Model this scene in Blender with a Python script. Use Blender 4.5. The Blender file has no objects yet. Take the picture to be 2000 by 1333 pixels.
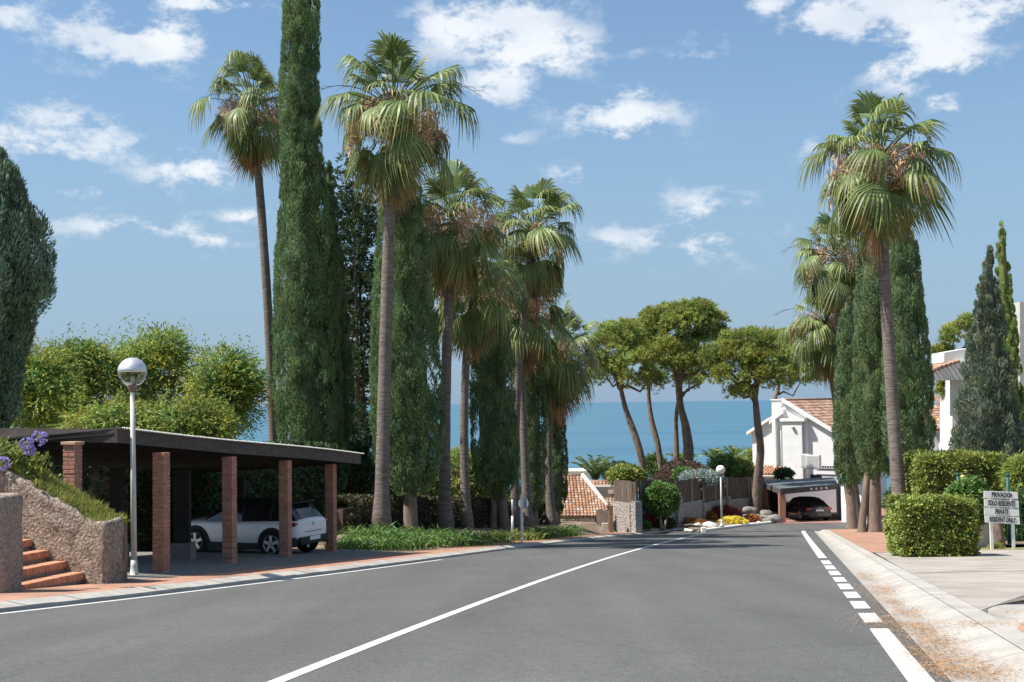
import bpy, bmesh, math, random
import numpy as np
from mathutils import Vector, Matrix, noise as mnoise
R = math.radians
rng = np.random.default_rng(7)
random.seed(7)
scene = bpy.context.scene
COL = scene.collection

# ------------------------------------------------------------------ camera
F = 2600.0; ROLL = R(0.76); PITCH = math.atan((787.4 - 666.5) / F)
fw = np.array([0, math.cos(PITCH), math.sin(PITCH)])
up0 = np.array([0, -math.sin(PITCH), math.cos(PITCH)])
rt0 = np.array([1.0, 0, 0])
rt = rt0 * math.cos(ROLL) - up0 * math.sin(ROLL)
up = up0 * math.cos(ROLL) + rt0 * math.sin(ROLL)
cam = bpy.data.cameras.new('camera'); camo = bpy.data.objects.new('camera', cam); COL.objects.link(camo)
cam.sensor_width = 36.0; cam.lens = F / 2000 * 36.0; cam.clip_end = 200000; cam.clip_start = 0.1
M = Matrix.Identity(4)
for i in range(3):
    M[i][0] = rt[i]; M[i][1] = up[i]; M[i][2] = -fw[i]
camo.matrix_world = M
scene.camera = camo

# ------------------------------------------------------------------ light
SUN_AZ = R(-99); SUN_EL = R(56)
world = bpy.data.worlds.new('World'); scene.world = world; world.use_nodes = True
SKY_STRENGTH = 0.088
sun = bpy.data.lights.new('sun', 'SUN'); suno = bpy.data.objects.new('sun', sun); COL.objects.link(suno)
sun.energy = 4.6; sun.angle = R(0.53); sun.color = (1.0, 0.95, 0.86)
sd = Vector((math.sin(SUN_AZ) * math.cos(SUN_EL), math.cos(SUN_AZ) * math.cos(SUN_EL), math.sin(SUN_EL)))
suno.rotation_euler = sd.to_track_quat('Z', 'Y').to_euler()
suno.location = (0, 0, 60)
vs = scene.view_settings
vs.view_transform = 'Standard'; vs.look = 'None'; vs.gamma = 1.0; vs.use_curve_mapping = False
vs.exposure = 0.82
try:
    scene.cycles.use_denoising = True
    scene.cycles.max_bounces = 8; scene.cycles.transparent_max_bounces = 8
except Exception: pass


def ray(px, py):
    d = fw * F + rt * (px - 1000) - up * (py - 666.5)
    return d / d[1]
def at(px, py, Y): return ray(px, py) * Y
def G(Y):
    z = -1.3 - 0.0815 * min(Y, 70)
    if Y > 70:
        t = min(Y - 70, 10); z -= 0.0815 * t - (0.0515 / 20) * t * t
        if Y > 80: z -= 0.03 * (min(Y, 105) - 80)
        if Y > 105: z -= 0.085 * (Y - 105)
    return z
def gp(px, py, off=0.0):
    d = ray(px, py); lo, hi = 1.0, 400.0
    for _ in range(50):
        m = (lo + hi) / 2
        if d[2] * m - G(m) - off > 0: lo = m
        else: hi = m
    return d * lo
_lk = np.array([gp(*p)[:2] for p in [(0,1201),(297,1157),(455,1142),(595,1126),(700,1114),(828,1100),(921,1084),(975,1075),(1044,1067),(1140,1057),(1200,1049),(1300,1040)]])
_kc = np.polyfit(_lk[:, 1], _lk[:, 0], 3)
def KX(Y):
    return float(np.polyval(_kc, Y)) if Y > 17 else float(np.polyval(_kc, 17) + (Y - 17) * 0.21)
def lin(pts):
    a = np.array([gp(*p)[:2] for p in pts]); a = a[a[:, 1].argsort()]
    c = np.polyfit(a[:, 1], a[:, 0], 2)
    return lambda Y: float(np.polyval(c, Y))
CX = lin([(540,1333),(800,1232),(1060,1130),(1200,1088),(1365,1045)])
RX = lin([(1795,1333),(1690,1230),(1652,1180),(1605,1093),(1565,1037)])
GL = lin([(1862,1333),(1740,1210),(1665,1120),(1590,1037)])
def GR(Y): return GL(Y) + 0.85 - 0.004 * Y
def bank(X, Y):
    d = KX(Y) - X
    if d < 1.9: return 0.10
    hi = 0.22 + 0.40 * min(1, max(0, (Y - 42.5) / 3.0))
    if Y < 40.5: hi = 0.22
    t = min(1, max(0, (d - 1.9) / 1.9)); t = t * t * (3 - 2 * t)
    return 0.10 + (hi - 0.10) * t + 0.02 * max(0, min(d, 12) - 4)

# ------------------------------------------------------------------ materials
MATS = {}
def nodes(m):
    nt = m.node_tree; return nt, nt.nodes, nt.links
def pmat(name, color, rough=0.7, var=0.15, scale=3.0, bump=0.0, bscale=None, spec=0.3, metal=0.0, attr=False, trans=0.0,
         color2=None, stretch=None, dist=0.01, detail=6.0, objrand=0.0, coat=0.0):
    if name in MATS: return MATS[name]
    m = bpy.data.materials.new(name); m.use_nodes = True
    nt, N, L = nodes(m); b = N['Principled BSDF']; out = N['Material Output']
    b.inputs['Roughness'].default_value = rough; b.inputs['Metallic'].default_value = metal
    b.inputs['Specular IOR Level'].default_value = spec
    if coat: b.inputs['Coat Weight'].default_value = coat; b.inputs['Coat Roughness'].default_value = 0.05
    geo = N.new('ShaderNodeNewGeometry'); vec = geo.outputs['Position']
    if stretch:
        mp = N.new('ShaderNodeMapping'); mp.inputs['Scale'].default_value = stretch
        L.new(vec, mp.inputs['Vector']); vec = mp.outputs['Vector']
    nz = N.new('ShaderNodeTexNoise'); nz.inputs['Scale'].default_value = scale; nz.inputs['Detail'].default_value = detail
    L.new(vec, nz.inputs['Vector'])
    cr = N.new('ShaderNodeValToRGB')
    c = np.array(color); c2 = np.array(color2) if color2 is not None else c
    lo = np.clip(c * (1 - var), 0, 1); hi = np.clip(c2 * (1 + var), 0, 1)
    cr.color_ramp.elements[0].position = 0.32; cr.color_ramp.elements[1].position = 0.68
    cr.color_ramp.elements[0].color = (*lo, 1); cr.color_ramp.elements[1].color = (*hi, 1)
    L.new(nz.outputs['Fac'], cr.inputs['Fac'])
    col = cr.outputs['Color']
    if attr:
        at_ = N.new('ShaderNodeAttribute'); at_.attribute_name = 'Col'
        mx = N.new('ShaderNodeMix'); mx.data_type = 'RGBA'; mx.blend_type = 'MULTIPLY'; mx.inputs['Factor'].default_value = 1
        L.new(col, mx.inputs['A']); L.new(at_.outputs['Color'], mx.inputs['B']); col = mx.outputs['Result']
    if objrand:
        oi = N.new('ShaderNodeObjectInfo'); hs = N.new('ShaderNodeHueSaturation')
        mr = N.new('ShaderNodeMapRange'); mr.inputs['To Min'].default_value = 1 - objrand; mr.inputs['To Max'].default_value = 1 + objrand
        L.new(oi.outputs['Random'], mr.inputs['Value']); L.new(mr.outputs['Result'], hs.inputs['Value']); L.new(col, hs.inputs['Color'])
        col = hs.outputs['Color']
    L.new(col, b.inputs['Base Color'])
    if bump:
        n2 = N.new('ShaderNodeTexNoise'); n2.inputs['Scale'].default_value = bscale or scale * 6; n2.inputs['Detail'].default_value = 4
        L.new(vec, n2.inputs['Vector'])
        bp = N.new('ShaderNodeBump'); bp.inputs['Strength'].default_value = bump; bp.inputs['Distance'].default_value = dist
        L.new(n2.outputs['Fac'], bp.inputs['Height']); L.new(bp.outputs['Normal'], b.inputs['Normal'])
    if trans:
        tr = N.new('ShaderNodeBsdfTranslucent'); mixs = N.new('ShaderNodeMixShader'); mixs.inputs['Fac'].default_value = trans
        L.new(col, tr.inputs['Color']); L.new(b.outputs['BSDF'], mixs.inputs[1]); L.new(tr.outputs['BSDF'], mixs.inputs[2])
        L.new(mixs.outputs['Shader'], out.inputs['Surface'])
    MATS[name] = m
    return m

def asphalt_mat():
    m = bpy.data.materials.new('asphalt'); m.use_nodes = True; nt, N, L = nodes(m); b = N['Principled BSDF']
    b.inputs['Roughness'].default_value = 0.82; b.inputs['Specular IOR Level'].default_value = 0.25
    geo = N.new('ShaderNodeNewGeometry')
    mp = N.new('ShaderNodeMapping'); mp.inputs['Rotation'].default_value = (0, 0, R(11)); mp.inputs['Scale'].default_value = (1.1, 0.09, 1)
    L.new(geo.outputs['Position'], mp.inputs['Vector'])
    n1 = N.new('ShaderNodeTexNoise'); n1.inputs['Scale'].default_value = 1.0; n1.inputs['Detail'].default_value = 5
    L.new(mp.outputs['Vector'], n1.inputs['Vector'])
    n2 = N.new('ShaderNodeTexNoise'); n2.inputs['Scale'].default_value = 60; n2.inputs['Detail'].default_value = 3
    L.new(geo.outputs['Position'], n2.inputs['Vector'])
    n3 = N.new('ShaderNodeTexNoise'); n3.inputs['Scale'].default_value = 0.35; n3.inputs['Detail'].default_value = 4
    L.new(geo.outputs['Position'], n3.inputs['Vector'])
    def ramp(src, a, c, p0=.3, p1=.7):
        r = N.new('ShaderNodeValToRGB'); r.color_ramp.elements[0].position = p0; r.color_ramp.elements[1].position = p1
        r.color_ramp.elements[0].color = (a, a, a, 1); r.color_ramp.elements[1].color = (c, c, c, 1); L.new(src, r.inputs['Fac']); return r.outputs['Color']
    base = N.new('ShaderNodeRGB'); base.outputs[0].default_value = (0.100, 0.100, 0.099, 1)
    prev = base.outputs[0]
    vc = N.new('ShaderNodeTexVoronoi'); vc.feature = 'DISTANCE_TO_EDGE'; vc.inputs['Scale'].default_value = .22; vc.inputs['Randomness'].default_value = 1
    n5 = N.new('ShaderNodeTexNoise'); n5.inputs['Scale'].default_value = 1.6; n5.inputs['Detail'].default_value = 5; L.new(geo.outputs['Position'], n5.inputs['Vector'])
    mv = N.new('ShaderNodeMix'); mv.data_type = 'VECTOR'; mv.inputs['Factor'].default_value = .35; L.new(geo.outputs['Position'], mv.inputs['A']); L.new(n5.outputs['Color'], mv.inputs['B']); L.new(mv.outputs['Result'], vc.inputs['Vector'])
    n6 = N.new('ShaderNodeTexNoise'); n6.inputs['Scale'].default_value = 9; n6.inputs['Detail'].default_value = 7; n6.inputs['Roughness'].default_value = .7; L.new(geo.outputs['Position'], n6.inputs['Vector'])
    mp7 = N.new('ShaderNodeMapping'); mp7.inputs['Rotation'].default_value = (0, 0, R(11)); mp7.inputs['Scale'].default_value = (.9, .03, 1); L.new(geo.outputs['Position'], mp7.inputs['Vector'])
    n7 = N.new('ShaderNodeTexNoise'); n7.inputs['Scale'].default_value = 1.0; n7.inputs['Detail'].default_value = 2; L.new(mp7.outputs['Vector'], n7.inputs['Vector'])
    n8 = N.new('ShaderNodeTexNoise'); n8.inputs['Scale'].default_value = 150; n8.inputs['Detail'].default_value = 2; L.new(geo.outputs['Position'], n8.inputs['Vector'])
    for s in (ramp(vc.outputs['Distance'], .86, 1.0, .0, .006), ramp(n6.outputs['Fac'], .84, 1.14), ramp(n7.outputs['Fac'], .92, 1.05, .35, .62), ramp(n8.outputs['Fac'], .72, 1.35, .3, .75), ramp(n1.outputs['Fac'], .93, 1.06), ramp(n2.outputs['Fac'], .62, 1.38), ramp(n3.outputs['Fac'], .93, 1.06)):
        mx = N.new('ShaderNodeMix'); mx.data_type = 'RGBA'; mx.blend_type = 'MULTIPLY'; mx.inputs['Factor'].default_value = 1
        L.new(prev, mx.inputs['A']); L.new(s, mx.inputs['B']); prev = mx.outputs['Result']
    L.new(prev, b.inputs['Base Color'])
    bp = N.new('ShaderNodeBump'); bp.inputs['Strength'].default_value = .5; bp.inputs['Distance'].default_value = .006
    L.new(n2.outputs['Fac'], bp.inputs['Height']); L.new(bp.outputs['Normal'], b.inputs['Normal'])
    return m

def brick_mat(name, c1, c2, mortar, scale, rot=0.0, vert=False, bw=.5, rh=.25):
    m = bpy.data.materials.new(name); m.use_nodes = True; nt, N, L = nodes(m); b = N['Principled BSDF']
    b.inputs['Roughness'].default_value = .85; b.inputs['Specular IOR Level'].default_value = .2
    geo = N.new('ShaderNodeNewGeometry'); mp = N.new('ShaderNodeMapping'); mp.inputs['Rotation'].default_value = (0, 0, rot)
    L.new(geo.outputs['Position'], mp.inputs['Vector'])
    bt = N.new('ShaderNodeTexBrick'); bt.inputs['Scale'].default_value = scale
    bt.inputs['Color1'].default_value = (*c1, 1); bt.inputs['Color2'].default_value = (*c2, 1); bt.inputs['Mortar'].default_value = (*mortar, 1)
    bt.inputs['Mortar Size'].default_value = .018; bt.inputs['Brick Width'].default_value = bw; bt.inputs['Row Height'].default_value = rh
    L.new(mp.outputs['Vector'], bt.inputs['Vector'])
    nz = N.new('ShaderNodeTexNoise'); nz.inputs['Scale'].default_value = 1.3; nz.inputs['Detail'].default_value = 6
    L.new(geo.outputs['Position'], nz.inputs['Vector'])
    r = N.new('ShaderNodeValToRGB'); r.color_ramp.elements[0].position = .3; r.color_ramp.elements[1].position = .7
    r.color_ramp.elements[0].color = (.72, .72, .74, 1); r.color_ramp.elements[1].color = (1.15, 1.15, 1.12, 1); L.new(nz.outputs['Fac'], r.inputs['Fac'])
    mx = N.new('ShaderNodeMix'); mx.data_type = 'RGBA'; mx.blend_type = 'MULTIPLY'; mx.inputs['Factor'].default_value = 1
    L.new(bt.outputs['Color'], mx.inputs['A']); L.new(r.outputs['Color'], mx.inputs['B']); L.new(mx.outputs['Result'], b.inputs['Base Color'])
    bp = N.new('ShaderNodeBump'); bp.inputs['Strength'].default_value = .4; bp.inputs['Distance'].default_value = .01; bp.invert = True
    L.new(bt.outputs['Fac'], bp.inputs['Height']); L.new(bp.outputs['Normal'], b.inputs['Normal'])
    return m

def stone_mat(name, c1, c2, joint, scale):
    m = bpy.data.materials.new(name); m.use_nodes = True; nt, N, L = nodes(m); b = N['Principled BSDF']
    b.inputs['Roughness'].default_value = .9; b.inputs['Specular IOR Level'].default_value = .15
    geo = N.new('ShaderNodeNewGeometry')
    vo = N.new('ShaderNodeTexVoronoi'); vo.inputs['Scale'].default_value = scale; L.new(geo.outputs['Position'], vo.inputs['Vector'])
    ve = N.new('ShaderNodeTexVoronoi'); ve.feature = 'DISTANCE_TO_EDGE'; ve.inputs['Scale'].default_value = scale; L.new(geo.outputs['Position'], ve.inputs['Vector'])
    nz = N.new('ShaderNodeTexNoise'); nz.inputs['Scale'].default_value = scale * 2.5; nz.inputs['Detail'].default_value = 6; L.new(geo.outputs['Position'], nz.inputs['Vector'])
    sep = N.new('ShaderNodeSeparateColor'); L.new(vo.outputs['Color'], sep.inputs['Color'])
    mx = N.new('ShaderNodeMix'); mx.data_type = 'RGBA'; mx.inputs['A'].default_value = (*c1, 1); mx.inputs['B'].default_value = (*c2, 1)
    L.new(sep.outputs['Red'], mx.inputs['Factor'])
    r = N.new('ShaderNodeValToRGB'); r.color_ramp.elements[0].position = .0; r.color_ramp.elements[1].position = .22
    L.new(ve.outputs['Distance'], r.inputs['Fac'])
    m2 = N.new('ShaderNodeMix'); m2.data_type = 'RGBA'; m2.inputs['A'].default_value = (*joint, 1); L.new(r.outputs['Color'], m2.inputs['Factor']); L.new(mx.outputs['Result'], m2.inputs['B'])
    r2 = N.new('ShaderNodeValToRGB'); r2.color_ramp.elements[0].position = .3; r2.color_ramp.elements[1].position = .75
    r2.color_ramp.elements[0].color = (.55, .55, .55, 1); r2.color_ramp.elements[1].color = (1.4, 1.4, 1.4, 1); L.new(nz.outputs['Fac'], r2.inputs['Fac'])
    m3 = N.new('ShaderNodeMix'); m3.data_type = 'RGBA'; m3.blend_type = 'MULTIPLY'; m3.inputs['Factor'].default_value = 1
    L.new(m2.outputs['Result'], m3.inputs['A']); L.new(r2.outputs['Color'], m3.inputs['B']); L.new(m3.outputs['Result'], b.inputs['Base Color'])
    ad = N.new('ShaderNodeMath'); ad.operation = 'ADD'; L.new(r.outputs['Color'], ad.inputs[0]); L.new(nz.outputs['Fac'], ad.inputs[1])
    bp = N.new('ShaderNodeBump'); bp.inputs['Strength'].default_value = .9; bp.inputs['Distance'].default_value = .03
    L.new(ad.outputs['Value'], bp.inputs['Height']); L.new(bp.outputs['Normal'], b.inputs['Normal'])
    return m

def glass_mat():
    m = bpy.data.materials.new('clear_plastic'); m.use_nodes = True; nt, N, L = nodes(m); out = N['Material Output']
    tr = N.new('ShaderNodeBsdfTransparent'); tr.inputs['Color'].default_value = (.93, .94, .93, 1)
    gl = N.new('ShaderNodeBsdfGlossy'); gl.inputs['Roughness'].default_value = .05
    lw = N.new('ShaderNodeLayerWeight'); lw.inputs['Blend'].default_value = .25
    mx = N.new('ShaderNodeMixShader'); L.new(lw.outputs['Facing'], mx.inputs['Fac']); L.new(tr.outputs[0], mx.inputs[1]); L.new(gl.outputs[0], mx.inputs[2])
    L.new(mx.outputs[0], out.inputs['Surface']); return m

def water_mat():
    m = bpy.data.materials.new('sea_water'); m.use_nodes = True; nt, N, L = nodes(m); b = N['Principled BSDF']
    b.inputs['Roughness'].default_value = .38; b.inputs['Specular IOR Level'].default_value = .22
    geo = N.new('ShaderNodeNewGeometry')
    mp = N.new('ShaderNodeMapping'); mp.inputs['Scale'].default_value = (.0006, .004, 1); L.new(geo.outputs['Position'], mp.inputs['Vector'])
    n1 = N.new('ShaderNodeTexNoise'); n1.inputs['Scale'].default_value = 1; n1.inputs['Detail'].default_value = 5; L.new(mp.outputs['Vector'], n1.inputs['Vector'])
    r = N.new('ShaderNodeValToRGB'); r.color_ramp.elements[0].position = .35; r.color_ramp.elements[1].position = .65
    r.color_ramp.elements[0].color = (.036, .112, .175, 1); r.color_ramp.elements[1].color = (.054, .145, .205, 1)
    L.new(n1.outputs['Fac'], r.inputs['Fac']); L.new(r.outputs['Color'], b.inputs['Base Color'])
    n2 = N.new('ShaderNodeTexNoise'); n2.inputs['Scale'].default_value = .12; n2.inputs['Detail'].default_value = 6; L.new(geo.outputs['Position'], n2.inputs['Vector'])
    bp = N.new('ShaderNodeBump'); bp.inputs['Strength'].default_value = .5; bp.inputs['Distance'].default_value = 1.2
    L.new(n2.outputs['Fac'], bp.inputs['Height']); L.new(bp.outputs['Normal'], b.inputs['Normal'])
    return m

A = asphalt_mat()
def paint_mat():
    m = bpy.data.materials.new('road_paint'); m.use_nodes = True; nt, N, L = nodes(m); b = N['Principled BSDF']; b.inputs['Roughness'].default_value = .65
    geo = N.new('ShaderNodeNewGeometry'); n1 = N.new('ShaderNodeTexNoise'); n1.inputs['Scale'].default_value = 26; n1.inputs['Detail'].default_value = 8; n1.inputs['Roughness'].default_value = .7
    L.new(geo.outputs['Position'], n1.inputs['Vector'])
    r = N.new('ShaderNodeValToRGB'); e = r.color_ramp.elements; e[0].position = .30; e[0].color = (.13, .13, .125, 1); e[1].position = .40; e[1].color = (.50, .50, .48, 1)
    q = e.new(.62); q.color = (.62, .62, .60, 1); L.new(n1.outputs['Fac'], r.inputs['Fac']); L.new(r.outputs['Color'], b.inputs['Base Color']); return m
WHITE_LINE = paint_mat()
CONCRETE = pmat('concrete', (.365, .345, .315), .85, .14, 2.2, .35, 50)
DRIVE = pmat('pale_concrete', (.295, .265, .235), .9, .12, 1.2, .5, 40, color2=(.33, .30, .27))
PAVE = brick_mat('brick_paving', (.40, .215, .15), (.345, .185, .13), (.36, .26, .20), 2.2, R(-15))
PAVE_FAR = brick_mat('red_paving', (.34, .17, .14), (.28, .15, .13), (.30, .2, .17), 2.2, R(20))
SOIL = pmat('soil', (.15, .11, .078), .95, .3, 2.5, .6, 18, color2=(.20, .15, .105), dist=.03)
GRAVEL = pmat('gravel', (.20, .19, .175), .95, .45, 26, .9, 40, dist=.02)
LAND = pmat('dry_grass_land', (.13, .14, .06), .95, .3, .6, .5, 8, color2=(.2, .18, .09))
ROUGH_STONE = pmat('rough_stone', (.205, .160, .125), .95, .22, 15, 1.0, 22, color2=(.33, .27, .22), dist=.05, detail=9)
PILLAR_STONE = pmat('pillar_stone', (.24, .195, .155), .95, .18, 18, 1.0, 30, color2=(.33, .275, .225), dist=.03, detail=9)
PALE_STONE = stone_mat('pale_stone', (.58, .52, .47), (.40, .36, .33), (.30, .27, .25), 9)
GREY_STONE = stone_mat('grey_stone', (.40, .39, .38), (.32, .31, .31), (.36, .34, .33), 6)
BRICK = pmat('red_brick', (.40, .195, .135), .85, .18, 14, .4, 60, objrand=.16)
BRICK_STEP = pmat('step_brick', (.50, .245, .15), .85, .16, 16, .4, 60, attr=True)
MORTAR = pmat('mortar', (.36, .29, .24), .95, .12, 10, .3, 50)
DARKWOOD = pmat('dark_wood', (.085, .070, .064), .8, .2, 3, .3, 20, stretch=(1, 1, 3))
DARKBEAM = pmat('dark_beam', (.035, .030, .028), .85, .2, 3)
SHEET = pmat('corrugated_sheet', (.50, .50, .48), .6, .15, 4)
PALEPLINTH = pmat('plinth_concrete', (.24, .21, .19), .9, .15, 4, .3)
STEELPAINT = pmat('pole_paint', (.55, .54, .50), .55, .10, 6, .1, spec=.4)
GALV = pmat('galvanised_steel', (.42, .43, .44), .5, .1, 6, metal=.3)
SILVER = pmat('silver_cap', (.70, .71, .73), .38, .03, 5, metal=.7)
OPAL = pmat('opal_globe', (.78, .74, .68), .35, .03, 5)
CLEAR = glass_mat()
WHITEWALL = pmat('white_render', (.70, .70, .71), .9, .035, 1.1, .25, 30)
WHITETRIM = pmat('white_trim', (.72, .72, .71), .7, .03, 4)
GREYWALL = pmat('painted_brick', (.70, .70, .69), .9, .05, 2, .3, 12)
TILE = pmat('terracotta_tile', (.33, .20, .14), .85, .22, 5, .3, 30, attr=True)
REED = pmat('reed_screen', (.105, .080, .064), .95, .38, 5, .8, 12, stretch=(6, 6, .35), color2=(.15, .118, .097), dist=.02)
BRUSH = pmat('dry_brush', (.115, .080, .058), .95, .3, 6, attr=True)
DARKROOF = pmat('dark_roof_felt', (.10, .115, .125), .8, .2, 2, .3)
BLACKMETAL = pmat('black_metal', (.02, .02, .022), .5, .1)
PALMBARK = pmat('palm_bark', (.150, .122, .102), .95, .25, 3, 1.0, 5, stretch=(1, 1, 7), dist=.03, color2=(.19, .16, .14))
PINEBARK = pmat('pine_bark', (.155, .115, .092), .95, .35, 4, 1.0, 7, stretch=(1.5, 1.5, .6), dist=.05)
CYPBARK = pmat('cypress_bark', (.19, .145, .115), .95, .25, 5, .9, 9, stretch=(2, 2, .4), dist=.03)
CYP = pmat('cypress_leaf', (.165, .245, .110), .75, .2, .8, attr=True, trans=.30)
CYPG = pmat('cypress_grey_leaf', (.165, .215, .150), .8, .2, .8, attr=True, trans=.25)
PINELEAF = pmat('pine_needles', (.285, .330, .085), .7, .2, .5, attr=True, trans=.35)
FEATHER = pmat('feathery_leaf', (.260, .330, .080), .65, .18, .5, attr=True, trans=.32)
GREENLEAF = pmat('green_leaf', (.120, .220, .055), .55, .2, .9, attr=True, trans=.25)
HEDGELEAF = pmat('hedge_leaf', (.230, .275, .060), .55, .2, 1.2, attr=True, trans=.25)
DARKLEAF = pmat('dark_leaf', (.062, .100, .042), .6, .25, .9, attr=True, trans=.15)
FROND = pmat('palm_frond', (.150, .210, .072), .5, .15, .8, attr=True, trans=.28, objrand=.18, spec=.45)
DEADFROND = pmat('dead_frond', (.30, .205, .125), .85, .2, 2, attr=True, trans=.15, objrand=.2)
DRYFROND = pmat('straw_frond', (.34, .27, .13), .8, .2, 2, attr=True, trans=.25, objrand=.2)
FLOWERSTALK = pmat('palm_flower', (.58, .41, .27), .85, .15, 3, attr=True, trans=.2, objrand=.1)
GRASS = pmat('grass_blade', (.27, .29, .075), .7, .2, 1.5, attr=True, trans=.3)
PURPLE = pmat('purple_petal', (.40, .34, .68), .6, .12, 9, attr=True, trans=.25)
REDPLANT = pmat('red_leaf', (.26, .055, .06), .7, .2, 3, attr=True, trans=.2)
ORANGEPLANT = pmat('orange_leaf', (.36, .15, .05), .7, .2, 3, attr=True, trans=.2)
YELLOWPLANT = pmat('yellow_flower', (.68, .58, .09), .7, .15, 3, attr=True, trans=.2)
BLUEGREY = pmat('blue_grey_leaf', (.25, .32, .30), .6, .15, 3, attr=True, trans=.1)
LITTER = pmat('dry_needles', (.33, .19, .095), .9, .25, 6, attr=True)
ROCK = pmat('rock', (.22, .205, .19), .95, .25, 3, .7, 9, dist=.04)
WHITEROCK = pmat('white_rock', (.82, .81, .79), .8, .05, 4, .3, 12)
CARWHITE = pmat('white_car_paint', (.76, .76, .76), .3, .01, 2, spec=.5, coat=.6)
CARBLACK = pmat('black_car_paint', (.010, .011, .015), .25, .01, 2, spec=.5, coat=.8)
CARGLASS = pmat('car_glass', (.012, .014, .016), .06, .01, 2, spec=.6)
PLASTIC = pmat('black_plastic', (.022, .022, .024), .6, .1, 5)
RUBBER = pmat('rubber', (.016, .016, .016), .85, .1, 5)
ALLOY = pmat('alloy', (.45, .46, .48), .3, .05, 5, metal=.8)
TAILRED = pmat('tail_red', (.42, .02, .025), .2, .05, 5, spec=.6, coat=.5)
PLATE = pmat('plate_white', (.72, .72, .70), .5, .02, 5)
SIGNWHITE = pmat('sign_board', (.74, .73, .69), .7, .06, 7, .1)
SIGNBLACK = pmat('sign_letters', (.03, .03, .032), .6, .1, 5)
GREENPOST = pmat('green_paint', (.02, .085, .075), .5, .1, 5)
YELLOWPIPE = pmat('yellow_cap', (.60, .45, .16), .7, .1, 5)

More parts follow.
